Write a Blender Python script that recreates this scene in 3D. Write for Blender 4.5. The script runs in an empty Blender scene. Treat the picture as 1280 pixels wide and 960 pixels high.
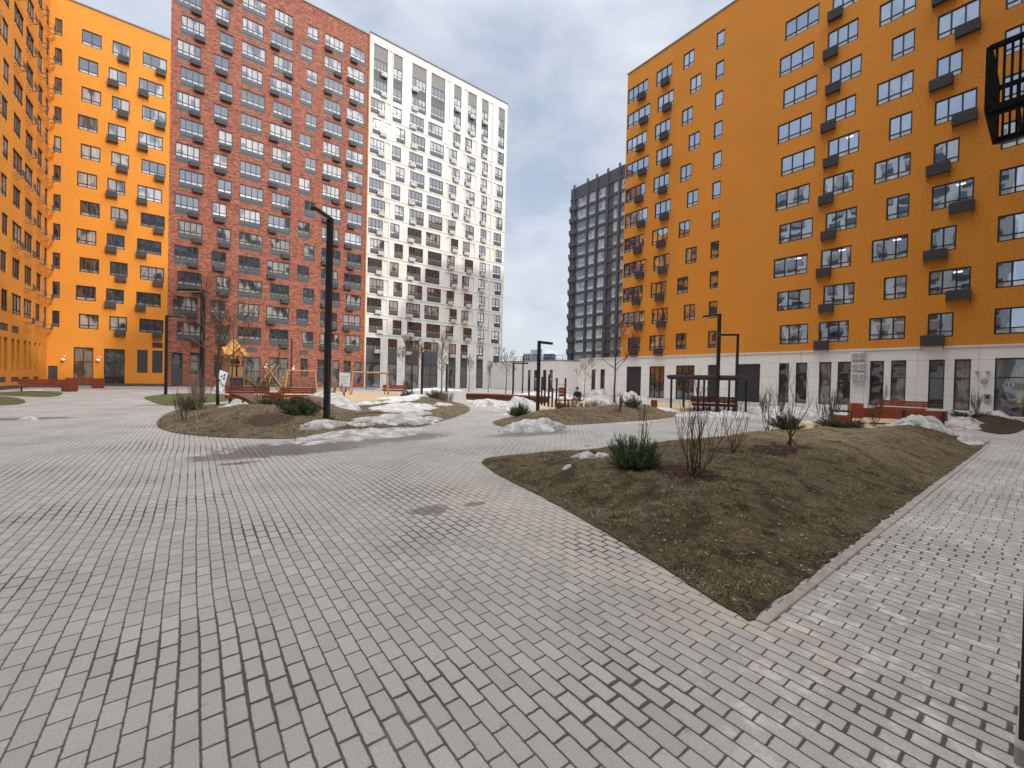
import bpy, math, random
from mathutils import Vector, Matrix, noise, geometry
random.seed(11)
S = bpy.context.scene
C = S.collection
PI = math.pi
R = math.radians

# ------------------------------------------------------------------ helpers
class MB:
    def __init__(s): s.v = []; s.f = []; s.m = []; s.sm = False
    def quad(s, a, b, c, d, mi=0):
        n = len(s.v); s.v += [tuple(a), tuple(b), tuple(c), tuple(d)]; s.f.append((n, n+1, n+2, n+3)); s.m.append(mi)
    def tri(s, a, b, c, mi=0):
        n = len(s.v); s.v += [tuple(a), tuple(b), tuple(c)]; s.f.append((n, n+1, n+2)); s.m.append(mi)
    def box(s, x0, x1, y0, y1, z0, z1, mi=0, M=None):
        n = len(s.v)
        P = [Vector(p) for p in ((x0,y0,z0),(x1,y0,z0),(x1,y1,z0),(x0,y1,z0),(x0,y0,z1),(x1,y0,z1),(x1,y1,z1),(x0,y1,z1))]
        if M: P = [M @ p for p in P]
        s.v += [tuple(p) for p in P]
        for f in ((0,3,2,1),(4,5,6,7),(0,1,5,4),(1,2,6,5),(2,3,7,6),(3,0,4,7)):
            s.f.append(tuple(n+i for i in f)); s.m.append(mi)
    def bar(s, a, b, w, h=None, mi=0, up=(0,0,1)):
        a = Vector(a); b = Vector(b); h = h or w
        d = (b-a).normalized(); u = Vector(up)
        if abs(d.dot(u)) > .99: u = Vector((0,1,0))
        r = d.cross(u).normalized(); u = r.cross(d)
        n = len(s.v)
        for p in (a, b):
            for i, j in ((-1,-1),(1,-1),(1,1),(-1,1)):
                s.v.append(tuple(p + r*(i*w/2) + u*(j*h/2)))
        for f in ((0,1,2,3),(7,6,5,4),(0,4,5,1),(1,5,6,2),(2,6,7,3),(3,7,4,0)):
            s.f.append(tuple(n+i for i in f)); s.m.append(mi)
    def tube(s, pts, rad, n=6, mi=0):
        pts = [Vector(p) for p in pts]; base = len(s.v)
        ref = Vector((.3,.5,.8)).normalized()
        for i, p in enumerate(pts):
            d = (pts[min(i+1, len(pts)-1)] - pts[max(i-1, 0)]).normalized()
            r = d.cross(ref)
            if r.length < .05: r = d.cross(Vector((1,0,0)))
            r.normalize(); u = r.cross(d)
            for k in range(n):
                a = 2*PI*k/n
                s.v.append(tuple(p + (r*math.cos(a) + u*math.sin(a))*rad[i]))
        for i in range(len(pts)-1):
            for k in range(n):
                s.f.append((base+i*n+k, base+i*n+(k+1)%n, base+(i+1)*n+(k+1)%n, base+(i+1)*n+k)); s.m.append(mi)
        s.f.append(tuple(base+k for k in range(n))[::-1]); s.m.append(mi)
        s.f.append(tuple(base+(len(pts)-1)*n+k for k in range(n))); s.m.append(mi)
    def mesh(s, name, mats, smooth=False):
        me = bpy.data.meshes.new(name); me.from_pydata(s.v, [], s.f)
        if not isinstance(mats, (list, tuple)): mats = [mats]
        for m in mats: me.materials.append(m)
        if len(mats) > 1: me.polygons.foreach_set('material_index', s.m)
        if smooth: me.polygons.foreach_set('use_smooth', [True]*len(s.f))
        me.update(); return me
    def obj(s, name, mats, parent=None, smooth=False, loc=(0,0,0), rz=0, bevel=0):
        return put(name, s.mesh(name, mats, smooth), parent, loc, rz, bevel)

def put(name, me, parent=None, loc=(0,0,0), rz=0, bevel=0):
    o = bpy.data.objects.new(name, me); C.objects.link(o)
    o.location = loc; o.rotation_euler = (0,0,rz)
    if parent: o.parent = parent
    if bevel:
        b = o.modifiers.new('bevel','BEVEL'); b.width = bevel; b.segments = 1; b.limit_method = 'ANGLE'
    return o
def tag(o, label=None, cat=None, group=None, kind=None):
    if label: o['label'] = label
    if cat: o['category'] = cat
    if group: o['group'] = group
    if kind: o['kind'] = kind
    return o
def thing(name, label, cat, loc=(0,0,0), rz=0, group=None):
    o = bpy.data.objects.new(name, None); C.objects.link(o); o.empty_display_size = .2
    o.location = loc; o.rotation_euler = (0,0,rz)
    return tag(o, label, cat, group)
def kids(o): return [c for c in o.children]
def dup(root, loc, rz, label, group=None):
    def cp(o, parent):
        c = o.copy(); C.objects.link(c)
        if parent: c.parent = parent
        for k in list(o.children): cp(k, c)
        return c
    r = cp(root, None); r.location = loc; r.rotation_euler = (0,0,rz); r['label'] = label
    if group: r['group'] = group
    return r

# ------------------------------------------------------------------ materials
class NT:
    def __init__(s, name):
        s.mat = bpy.data.materials.new(name); s.mat.use_nodes = True
        s.t = s.mat.node_tree; s.n = s.t.nodes; s.l = s.t.links
        s.b = s.n['Principled BSDF']
    def new(s, ty, **k):
        nd = s.n.new(ty)
        for a, v in k.items(): setattr(nd, a, v)
        return nd
    def set(s, sock, v):
        if hasattr(v, 'is_output') or isinstance(v, bpy.types.NodeSocket): s.l.new(v, sock)
        elif v is not None: sock.default_value = v
    def m(s, op, a, b=None, c=None, clamp=False):
        nd = s.new('ShaderNodeMath', operation=op); nd.use_clamp = clamp
        s.set(nd.inputs[0], a)
        if b is not None: s.set(nd.inputs[1], b)
        if c is not None: s.set(nd.inputs[2], c)
        return nd.outputs[0]
    def mapr(s, v, a, b, c=0., d=1., smooth=True):
        nd = s.new('ShaderNodeMapRange'); nd.interpolation_type = 'SMOOTHSTEP' if smooth else 'LINEAR'
        s.set(nd.inputs[0], v)
        for i, x in zip((1,2,3,4), (a,b,c,d)): s.set(nd.inputs[i], x)
        return nd.outputs[0]
    def noise(s, vec, scale, detail=3, rough=.5, dim='3D', dist=0):
        nd = s.new('ShaderNodeTexNoise'); nd.noise_dimensions = dim
        s.set(nd.inputs['Vector'], vec); nd.inputs['Scale'].default_value = scale
        nd.inputs['Detail'].default_value = detail; nd.inputs['Roughness'].default_value = rough
        nd.inputs['Distortion'].default_value = dist
        return nd.outputs['Fac']
    def mix(s, f, a, b, blend='MIX'):
        nd = s.new('ShaderNodeMix', data_type='RGBA', blend_type=blend)
        s.set(nd.inputs[0], f)
        for i, x in ((6, a), (7, b)):
            s.set(nd.inputs[i], (x[0],x[1],x[2],1) if isinstance(x, tuple) and len(x)==3 else x)
        return nd.outputs[2]
    def pos(s): return s.new('ShaderNodeNewGeometry').outputs['Position']
    def objc(s): return s.new('ShaderNodeTexCoord').outputs['Object']
    def xyz(s, v):
        nd = s.new('ShaderNodeSeparateXYZ'); s.l.new(v, nd.inputs[0]); return nd.outputs
    def comb(s, x, y, z=0.):
        nd = s.new('ShaderNodeCombineXYZ')
        for i, v in enumerate((x,y,z)): s.set(nd.inputs[i], v)
        return nd.outputs[0]
    def vmul(s, v, k):
        nd = s.new('ShaderNodeVectorMath', operation='MULTIPLY'); s.l.new(v, nd.inputs[0]); nd.inputs[1].default_value = k
        return nd.outputs[0]
    def bump(s, h, strength=.3, dist=.01):
        nd = s.new('ShaderNodeBump'); nd.inputs['Strength'].default_value = strength; nd.inputs['Distance'].default_value = dist
        s.l.new(h, nd.inputs['Height']); s.l.new(nd.outputs[0], s.b.inputs['Normal'])
    def out(s, col, rough=.7, spec=None):
        s.set(s.b.inputs['Base Color'], (col[0],col[1],col[2],1) if isinstance(col, tuple) else col)
        s.set(s.b.inputs['Roughness'], rough)
        if spec is not None: s.b.inputs['Specular IOR Level'].default_value = spec
        return s.mat

def rough_mat(name, c1, c2, scale=6., rough=.7, bump=.2, bscale=40., stretch=(1,1,1), bdist=.01, spec=.4):
    t = NT(name); p = t.vmul(t.objc(), stretch)
    n = t.noise(p, scale, 5, .6)
    col = t.mix(t.mapr(n, .3, .7), c1, c2)
    t.bump(t.noise(p, bscale, 3), bump, bdist)
    return t.out(col, rough, spec)

def stucco(name, c1, c2):
    t = NT(name); p = t.pos()
    n1 = t.noise(p, 8., 5, .75); n2 = t.noise(p, .35, 3, .5); n3 = t.noise(t.vmul(p, (1,1,.15)), 2.2, 3, .6)
    col = t.mix(t.mapr(n1, .35, .65), tuple(1.04*q for q in c1), tuple(.95*q for q in c2))
    col = t.mix(t.m('MULTIPLY', t.mapr(n2, .35, .75), .30), col, tuple(.72*x for x in c1))
    col = t.mix(t.m('MULTIPLY', t.mapr(n3, .55, .8), .22), col, tuple(.6*x for x in c1))
    t.bump(t.noise(p, 30., 3, .7), .45, .02)
    return t.out(col, .85, .25)

def brickwork(name):
    t = NT(name); x, y, z = t.xyz(t.pos())
    u = t.m('ADD', x, y)
    ww = .25; hh = .075
    iz = t.m('FLOOR', t.m('DIVIDE', z, hh))
    uu = t.m('ADD', t.m('DIVIDE', u, ww), t.m('MULTIPLY', t.m('MODULO', iz, 2.), .5))
    iu = t.m('FLOOR', uu)
    wn = t.new('ShaderNodeTexWhiteNoise', noise_dimensions='2D'); t.l.new(t.comb(iu, iz), wn.inputs['Vector'])
    r = wn.outputs['Value']
    # protruding, darker and paler headers gather in loose clusters
    big = t.noise(t.comb(t.m('MULTIPLY', u, 1.3), t.m('MULTIPLY', z, 4.2)), 1.2, 4, .7)
    fx = t.m('FRACT', uu); fz = t.m('FRACT', t.m('DIVIDE', z, hh))
    mort = t.m('MAXIMUM', t.m('LESS_THAN', fx, .045), t.m('LESS_THAN', fz, .13))
    k = t.m('ADD', t.m('MULTIPLY', r, .5), t.m('MULTIPLY', t.mapr(big, .3, .7), .6))
    rp = t.new('ShaderNodeValToRGB'); t.l.new(k, rp.inputs[0])
    e = rp.color_ramp.elements
    e[0].position = .12; e[0].color = (.085,.030,.022,1); e[1].position = .95; e[1].color = (.40,.165,.110,1)
    a = e.new(.42); a.color = (.215,.066,.041,1); a = e.new(.66); a.color = (.315,.102,.062,1)
    col = t.mix(mort, rp.outputs[0], (.27,.165,.13))
    t.bump(t.m('SUBTRACT', k, t.m('MULTIPLY', mort, .6)), .5, .02)
    return t.out(col, .85, .25)

def panels(name, c, w, h, line=.012, c2=None, dark=.35):
    t = NT(name); x, y, z = t.xyz(t.pos()); u = t.m('ADD', x, y)
    iu = t.m('DIVIDE', u, w); iz = t.m('DIVIDE', z, h)
    ln = t.m('MAXIMUM', t.m('LESS_THAN', t.m('FRACT', iu), line/w), t.m('LESS_THAN', t.m('FRACT', iz), line/h))
    wn = t.new('ShaderNodeTexWhiteNoise', noise_dimensions='2D'); t.l.new(t.comb(t.m('FLOOR', iu), t.m('FLOOR', iz)), wn.inputs['Vector'])
    col = t.mix(wn.outputs['Value'], c, c2 or tuple(.93*q for q in c))
    col = t.mix(t.m('MULTIPLY', t.mapr(t.noise(t.vmul(t.pos(), (1,1,.2)), .9, 4, .6), .45, .8), .22), col, tuple(.62*q for q in c))
    col = t.mix(t.m('MULTIPLY', ln, 1-dark), col, tuple(.3*q for q in c))
    t.bump(t.m('SUBTRACT', t.m('MULTIPLY', t.noise(t.pos(), 25., 2), .1), ln), .3, .01)
    return t.out(col, .6, .4)

def glass_mat(name, lo, hi, bright=.5, ior=1.75, mirror=.25, wav=.13, tint=(.86,.90,.95)):
    t = NT(name)
    oi = t.new('ShaderNodeObjectInfo'); rnd = oi.outputs['Random']
    x, y, z = t.xyz(t.objc())
    # curtains and blinds behind the pane: vertical folds drawn over part of the width
    sh = t.m('MULTIPLY', rnd, 37.3)
    fold = t.noise(t.comb(t.m('ADD', t.m('MULTIPLY', x, 9.), sh), t.m('MULTIPLY', z, .35)), 1., 3, .6)
    patch = t.noise(t.comb(t.m('ADD', t.m('MULTIPLY', x, .9), t.m('MULTIPLY', rnd, 91.)), t.m('MULTIPLY', z, .5)), 1., 1)
    cur = t.m('MULTIPLY', t.m('GREATER_THAN', t.m('FRACT', t.m('MULTIPLY', rnd, 7.7)), 1-bright), t.mapr(patch, .4, .5))
    room = t.noise(t.comb(t.m('ADD', t.m('MULTIPLY', x, 2.2), t.m('MULTIPLY', rnd, 53.)), t.m('MULTIPLY', z, 1.7)), 1.3, 3, .7)
    dark = t.mix(t.mapr(room, .35, .75), lo, tuple(3.2*q+.012 for q in lo))
    cc = t.mix(t.mapr(fold, .3, .7), tuple(.55*q for q in hi), hi)
    col = t.mix(cur, dark, cc)
    p = t.pos()
    t.bump(t.noise(p, .8, 1, .4), wav, .12)
    t.b.inputs['IOR'].default_value = ior
    # double glazing: part of the light mirrors back whatever stands opposite
    gls = t.new('ShaderNodeBsdfGlossy'); gls.inputs['Roughness'].default_value = .02; gls.inputs['Color'].default_value = (*tint,1)
    for q in t.b.inputs['Normal'].links: t.l.new(q.from_socket, gls.inputs['Normal'])
    mxs = t.new('ShaderNodeMixShader'); mxs.inputs[0].default_value = mirror; o_ = t.n['Material Output']
    t.l.new(t.b.outputs[0], mxs.inputs[1]); t.l.new(gls.outputs[0], mxs.inputs[2]); t.l.new(mxs.outputs[0], o_.inputs['Surface'])
    return t.out(col, .03, .5)

def plain(name, c, rough=.6, metal=0, spec=.5, var=.25, scale=8.):
    t = NT(name); n = t.noise(t.objc(), scale, 4, .6)
    col = t.mix(n, tuple(q*(1-var) for q in c), tuple(q*(1+var) for q in c))
    t.b.inputs['Metallic'].default_value = metal
    t.bump(t.noise(t.objc(), scale*12, 2), .08, .004)
    return t.out(col, rough, spec)

def wood(name, c1, c2, plank=.1, axis=2):
    t = NT(name); p = t.objc(); n = t.noise(t.vmul(p, (3,3,3)), 2., 4, .65)
    g = t.noise(t.vmul(p, (2,14,14)), 3., 4, .7)
    col = t.mix(t.mapr(t.m('ADD', t.m('MULTIPLY', n, .5), t.m('MULTIPLY', g, .5)), .35, .65), c1, c2)
    t.bump(g, .25, .006)
    return t.out(col, .65, .35)

M = {}
M['orange'] = stucco('orange_stucco', (.70,.275,.040), (.58,.215,.028))
M['brick'] = brickwork('red_brickwork')
M['white'] = panels('white_tile', (.66,.645,.605), 1.45, .58, .022, (.585,.57,.53))
M['beige'] = panels('beige_tile', (.62,.60,.55), .60, .29, .012)
M['plinth'] = panels('white_plinth_panel', (.82,.805,.785), 2.9, 1.22, .02, dark=.3)
M['graywall'] = panels('dark_grey_tile', (.072,.072,.085), .6, .3, .012)
M['graytile'] = panels('mid_grey_tile', (.30,.295,.285), .6, .3, .012)
M['whiteb'] = panels('white_brick', (.82,.81,.78), .9, .3, .015, dark=.5)
M['glass'] = glass_mat('window_glass', (.012,.014,.018), (.40,.385,.36), .45, 1.6, .16, .05)
M['glass_r'] = glass_mat('window_glass_facing_court', (.014,.016,.02), (.34,.32,.29), .24, 1.6, .50, .07, (.66,.80,1.0))
M['lowglass'] = glass_mat('lower_window_pane', (.10,.11,.12), (.48,.48,.46), .5, 1.7, .3, .06)
M['shop'] = glass_mat('shop_glass', (.018,.018,.018), (.20,.185,.16), .35, 1.6, .13)
M['frame'] = plain('graphite_frame', (.016,.017,.020), .45)
M['paleframe'] = plain('pale_frame', (.45,.45,.45), .5)
M['spandrel'] = plain('dark_grey_spandrel', (.060,.064,.070), .6, scale=3)
M['louvre'] = plain('louvre_grey', (.17,.165,.155), .7)
M['basket'] = plain('graphite_basket', (.062,.063,.070), .6)
M['whitebasket'] = plain('pale_grey_basket', (.56,.56,.55), .55)
M['black'] = plain('black_metal', (.014,.014,.015), .42)
M['mattblack'] = plain('matt_black_metal', (.012,.012,.013), .85, spec=.15)
M['dark'] = plain('dark_shutter', (.038,.038,.046), .6, scale=2)
M['door'] = plain('grey_blue_door', (.055,.062,.075), .45)
M['acwhite'] = plain('white_enamel', (.66,.66,.65), .45, var=.06)
M['acgrille'] = plain('grey_grille', (.36,.37,.38), .5)
M['parapet'] = plain('grey_parapet_cap', (.16,.155,.15), .6)
M['roof'] = plain('roofing_felt', (.07,.07,.07), .9)
M['redwood'] = wood('red_brown_wood', (.19,.040,.018), (.30,.075,.034))
M['deckwood'] = wood('weathered_deck_wood', (.075,.034,.023), (.14,.070,.048))
M['palewood'] = wood('pale_larch_wood', (.34,.185,.085), (.50,.30,.15))
M['greywood'] = wood('greyed_wood', (.16,.11,.075), (.27,.19,.13))
M['yellowroof'] = wood('amber_roof_board', (.46,.21,.05), (.62,.32,.09))
M['bark'] = rough_mat('young_bark', (.055,.042,.034), (.11,.09,.072), 14., .85, .4, 60.)
M['twig'] = rough_mat('red_brown_twig', (.085,.042,.028), (.17,.10,.068), 10., .8, .2, 60.)
M['paletwig'] = rough_mat('pale_twig', (.15,.12,.09), (.26,.21,.16), 10., .8, .2, 60.)
M['concrete'] = rough_mat('kerb_concrete', (.215,.195,.17), (.33,.31,.28), 5., .85, .3, 60.)
M['whitesign'] = plain('white_panel', (.66,.68,.70), .5, var=.05)
M['bluemark'] = plain('navy_print', (.03,.05,.12), .6)
M['yellow'] = plain('yellow_sticker', (.60,.46,.05), .5, var=.05)
M['textwhite'] = plain('white_lettering', (.78,.78,.76), .5, var=.03)
M['lampglobe'] = plain('opal_globe', (.80,.80,.78), .3, var=.03)
M['snowroof'] = plain('thin_snow', (.72,.73,.75), .8, var=.1)
M['rope'] = plain('dark_rope', (.05,.045,.04), .8)

M['pale'] = M['paletwig']
def needle_mat(name, a, b):
    t = NT(name); oi = t.noise(t.pos(), 9., 3, .6)
    col = t.mix(t.mapr(oi, .3, .7), a, b)
    return t.out(col, .55, .35)
M['pine'] = needle_mat('mugo_pine_needles', (.026,.056,.017), (.10,.155,.045))
M['pine2'] = needle_mat('juniper_needles', (.026,.048,.020), (.080,.105,.042))
for nm, c in (('g_tan',(.33,.265,.155)),('g_brown',(.17,.125,.072)),('g_olive',(.105,.095,.044)),('g_dark',(.045,.034,.023))):
    M[nm] = plain(nm+'_blade', c, .85, spec=.2, var=.35, scale=3.)

def paver():
    t = NT('concrete_paver'); P = t.pos(); x0, y0, z0 = t.xyz(P)
    wob = t.noise(P, 22., 2, .5); wob2 = t.noise(t.vmul(P, (1,1,1)), 23.7, 2, .5)
    x = t.m('ADD', x0, t.m('MULTIPLY', t.m('SUBTRACT', wob, .5), .010))
    y = t.m('ADD', y0, t.m('MULTIPLY', t.m('SUBTRACT', wob2, .5), .010))
    # slow drift of the courses, as laid by hand
    drift = t.noise(P, .35, 1); x = t.m('ADD', x, t.m('MULTIPLY', drift, .10))
    u = t.m('DIVIDE', x, .1); iu = t.m('FLOOR', u)
    wc = t.new('ShaderNodeTexWhiteNoise', noise_dimensions='1D'); t.l.new(iu, wc.inputs['W'])
    v = t.m('ADD', t.m('ADD', t.m('DIVIDE', y, .2), t.m('MULTIPLY', t.m('MODULO', iu, 2.), .5)), t.m('MULTIPLY', wc.outputs['Value'], .16))
    iv = t.m('FLOOR', v)
    w1 = t.new('ShaderNodeTexWhiteNoise', noise_dimensions='2D'); t.l.new(t.comb(iu, iv), w1.inputs['Vector'])
    r1 = w1.outputs['Value']; rc = t.xyz(w1.outputs['Color'])
    lx = t.m('MULTIPLY', t.m('SUBTRACT', t.m('FRACT', u), .5), .1)
    ly = t.m('MULTIPLY', t.m('SUBTRACT', t.m('FRACT', v), .5), .2)
    zone = t.mapr(t.noise(P, .55, 2, .5), .46, .68)
    g = t.m('ADD', t.m('ADD', .0028, t.m('MULTIPLY', zone, .0050)), t.m('MULTIPLY', t.m('MULTIPLY', rc[2], zone), .003))
    rr = .007
    qx = t.m('SUBTRACT', t.m('ABSOLUTE', lx), t.m('SUBTRACT', .05-rr, g))
    # joints across the courses open wider than those along them
    qy = t.m('SUBTRACT', t.m('ABSOLUTE', ly), t.m('SUBTRACT', .1-rr, t.m('MULTIPLY', g, 1.25)))
    mx = t.m('MAXIMUM', qx, 0.); my = t.m('MAXIMUM', qy, 0.)
    sd = t.m('SUBTRACT', t.m('SQRT', t.m('ADD', t.m('MULTIPLY', mx, mx), t.m('MULTIPLY', my, my))), rr)
    top = t.mapr(sd, -.004, .001, 1., 0.)
    joint = t.mapr(sd, -.0016, .0012, 0., 1.)
    fine = t.noise(P, 120., 5, .8); mid = t.noise(P, 34., 4, .65); large = t.noise(P, .8, 4, .55); huge = t.noise(P, .22, 3, .5)
    rp = t.new('ShaderNodeValToRGB'); t.l.new(r1, rp.inputs[0]); e = rp.color_ramp.elements
    e[0].position = 0; e[0].color = (.312,.306,.297,1); e[1].position = 1; e[1].color = (.402,.388,.366,1)
    a = e.new(.35); a.color = (.346,.337,.324,1); a = e.new(.78); a.color = (.366,.356,.341,1)
    col = rp.outputs[0]
    col = t.mix(t.m('MULTIPLY', t.mapr(fine, .45, .62), .58), col, (.19,.185,.18))
    col = t.mix(t.m('MULTIPLY', t.mapr(t.noise(P, 150., 4, .8), .56, .70), .45), col, (.56,.55,.53))
    col = t.mix(t.m('MULTIPLY', t.mapr(t.noise(t.vmul(P, (1,1,1)), 17., 5, .75), .54, .70), .40), col, (.22,.205,.19))
    col = t.mix(t.m('MULTIPLY', t.mapr(mid, .5, .78), .5), col, (.47,.45,.42))
    col = t.mix(t.m('MULTIPLY', t.mapr(large, .46, .72), .5), col, (.235,.228,.218))
    col = t.mix(t.m('MULTIPLY', t.mapr(huge, .5, .75), .35), col, (.47,.45,.41))
    # pale dry sand swept along the bed edge and the wall
    sx = t.m('SUBTRACT', x0, 3.3); 
    band = t.m('MULTIPLY', t.mapr(t.m('ABSOLUTE', t.m('SUBTRACT', sx, .0)), .0, 1.15, 1., 0.), t.mapr(y0, .2, 1.6))
    band = t.m('MULTIPLY', band, t.mapr(y0, 4.5, 8., 1., 0.))
    col = t.mix(t.m('MULTIPLY', t.m('MULTIPLY', band, t.mapr(t.noise(P, 2.6, 4, .6), .32, .62)), .62), col, (.47,.395,.295))
    # chalky bloom on the blocks near the viewer's right
    ch = t.m('MULTIPLY', t.m('MULTIPLY', t.mapr(x0, 1.6, 2.4), t.mapr(y0, 1.5, .9)), t.mapr(t.noise(P, 4.2, 5, .7), .50, .66))
    col = t.mix(t.m('MULTIPLY', ch, .75), col, (.56,.535,.50))
    stain = t.m('MULTIPLY', t.mapr(t.noise(P, 6., 4, .7), .62, .74), .5)
    col = t.mix(stain, col, (.16,.15,.14))
    # wet patches where the snow melts: (x, y, radius x, radius y)
    wet = None
    for cx, cy, ax, ay in ((2.44,4.83,.28,.20), (3.05,4.75,.22,.10), (1.7,10.2,2.1,.62), (2.4,11.0,2.2,.75), (4.3,11.2,2.0,1.0), (8.6,10.0,1.7,.55), (-4.6,21.0,1.6,.5),(.7,9.3,.35,.15),(-.5,27.2,1.8,.6)):
        dx = t.m('DIVIDE', t.m('SUBTRACT', x0, cx), ax); dy = t.m('DIVIDE', t.m('SUBTRACT', y0, cy), ay)
        d = t.m('SQRT', t.m('ADD', t.m('MULTIPLY', dx, dx), t.m('MULTIPLY', dy, dy)))
        d = t.m('ADD', d, t.m('MULTIPLY', t.m('SUBTRACT', t.noise(P, 4., 8, .78), .5), 2.6))
        k = t.mapr(d, .75, 1.0, 1., 0.)
        wet = k if wet is None else t.m('MAXIMUM', wet, k)
    col = t.mix(t.m('MULTIPLY', wet, .78), col, (.085,.072,.060))
    # joint filling: mostly dark grit, pale sand in places
    jc = t.mix(t.mapr(t.noise(P, 1.7, 3, .6), .52, .75), (.034,.029,.025), (.105,.090,.073))
    col = t.mix(t.m('MULTIPLY', joint, .93), col, jc)
    edge = t.m('MULTIPLY', t.mapr(sd, -.012, -.002), t.mapr(mid, .45, .7))
    col = t.mix(t.m('MULTIPLY', edge, .35), col, (.15,.135,.12))
    tilt = t.m('ADD', t.m('MULTIPLY', lx, t.m('SUBTRACT', rc[0], .5)), t.m('MULTIPLY', ly, t.m('SUBTRACT', rc[1], .5)))
    h = t.m('ADD', t.m('MULTIPLY', top, .006), t.m('ADD', t.m('MULTIPLY', tilt, .045), t.m('MULTIPLY', r1, .002)))
    h = t.m('ADD', h, t.m('ADD', t.m('MULTIPLY', fine, .0011), t.m('MULTIPLY', mid, .0014)))
    t.bump(h, .85, 1.)
    t.set(t.b.inputs['Roughness'], t.mapr(wet, 0., 1., .78, .42))
    return t.out(col, None, .35)
M['paver'] = paver()

def soil(name, pale_tone=(.23,.175,.10), dark=(.032,.024,.016), olive=(.090,.078,.036), ell=()):  # pale, dark and olive soil tones mixed by noise
    t = NT(name); P = t.pos(); x0, y0, z0 = t.xyz(P)
    a = t.noise(P, 1.1, 5, .65); b = t.noise(P, 14., 5, .75); c = t.noise(t.vmul(P, (1,1,1)), 60., 4, .75); d = t.noise(P, 3.3, 4, .6)
    col = t.mix(t.mapr(b, .3, .68), dark, tuple(.55*q+.45*w for q, w in zip(pale_tone, dark)))
    col = t.mix(t.mapr(c, .46, .72), col, pale_tone)
    col = t.mix(t.m('MULTIPLY', t.mapr(a, .42, .64), .55), col, olive)
    col = t.mix(t.m('MULTIPLY', t.mapr(d, .48, .62), .8), col, dark)
    col = t.mix(t.m('MULTIPLY', t.mapr(t.noise(P, .55, 4, .6), .50, .66), .5), col, tuple(1.1*q for q in dark))
    for cx, cy, rad, mc in ell:
        dx = t.m('SUBTRACT', x0, cx); dy = t.m('SUBTRACT', y0, cy)
        dd = t.m('ADD', t.m('SQRT', t.m('ADD', t.m('MULTIPLY', dx, dx), t.m('MULTIPLY', dy, dy))), t.m('MULTIPLY', t.m('SUBTRACT', t.noise(P, 7., 4, .6), .5), .35))
        k = t.mapr(dd, rad*(.7 if rad < 1 else .15), rad*(1. if rad < 1 else 1.25), 1., 0.)
        if rad >= 1: k = t.m('MULTIPLY', k, t.mapr(t.noise(P, 2.3, 5, .7), .34, .60))
        ch = t.mix(t.mapr(c, .35, .65), tuple(.35*q for q in mc), mc)
        col = t.mix(k, col, ch)
    t.bump(t.m('ADD', t.m('MULTIPLY', b, .6), t.m('MULTIPLY', c, .4)), .9, .05)
    return t.out(col, .95, .15)
MULCH = (.058,.027,.023)
M['bed'] = soil('dry_turf_soil', ell=((12.2,3.9,2.6,(.36,.28,.18)),(15.5,3.6,2.2,(.33,.255,.16)),(8.6,5.0,1.1,(.15,.115,.07)),(5.95,4.05,.42,MULCH),(6.05,3.35,.50,MULCH),(6.05,3.7,.45,MULCH),(8.5,3.85,.55,MULCH),(9.2,3.4,.5,MULCH),(9.9,3.3,.5,MULCH)))
M['island'] = soil('mounded_turf_soil', (.27,.21,.13), (.060,.047,.032), (.125,.105,.058), ell=((1.9,14.6,.8,(.11,.06,.045)),(.2,17.5,1.0,(.10,.062,.048)),(12.5,24.8,1.2,(.12,.075,.055)),(12.5,13.2,1.2,(.11,.06,.045)),(15.6,12.6,1.2,(.12,.065,.05))))
M['lawn'] = soil('winter_lawn', (.17,.155,.07), (.06,.062,.026), (.085,.10,.034))
M['darksoil'] = soil('wet_dark_soil', (.085,.060,.042), (.028,.021,.016), (.05,.04,.024))
M['sand'] = rough_mat('tan_play_sand', (.33,.235,.135), (.44,.33,.20), 2.5, .95, .5, 40., bdist=.02)
M['asphalt'] = rough_mat('asphalt', (.05,.05,.05), (.075,.073,.07), 2., .9, .3, 80.)
M['paleflag'] = panels('pale_flagstone', (.42,.41,.39), .6, .6, .012)
def snow_mat(name, dirt):
    t = NT(name); P = t.pos()
    a = t.noise(P, 2.4, 5, .7); b = t.noise(P, 30., 4, .7)
    col = t.mix(t.mapr(b, .25, .75), (.62,.63,.65), (.80,.80,.80))
    col = t.mix(t.m('MULTIPLY', t.mapr(a, .47-.10*dirt, .66), .45+.45*dirt), col, (.27,.25,.225))
    col = t.mix(t.m('MULTIPLY', t.mapr(t.noise(P, 11., 4, .75), .56, .70), .55*dirt+.28), col, (.12,.105,.09))
    t.bump(t.m('ADD', t.m('MULTIPLY', t.noise(P, 6., 6, .75), .8), t.m('MULTIPLY', b, .35)), 1., .16)
    return t.out(col, .6, .4)
M['snow'] = snow_mat('old_snow', .55)
M['dirtysnow'] = snow_mat('dirty_snow', 1.0)

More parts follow.
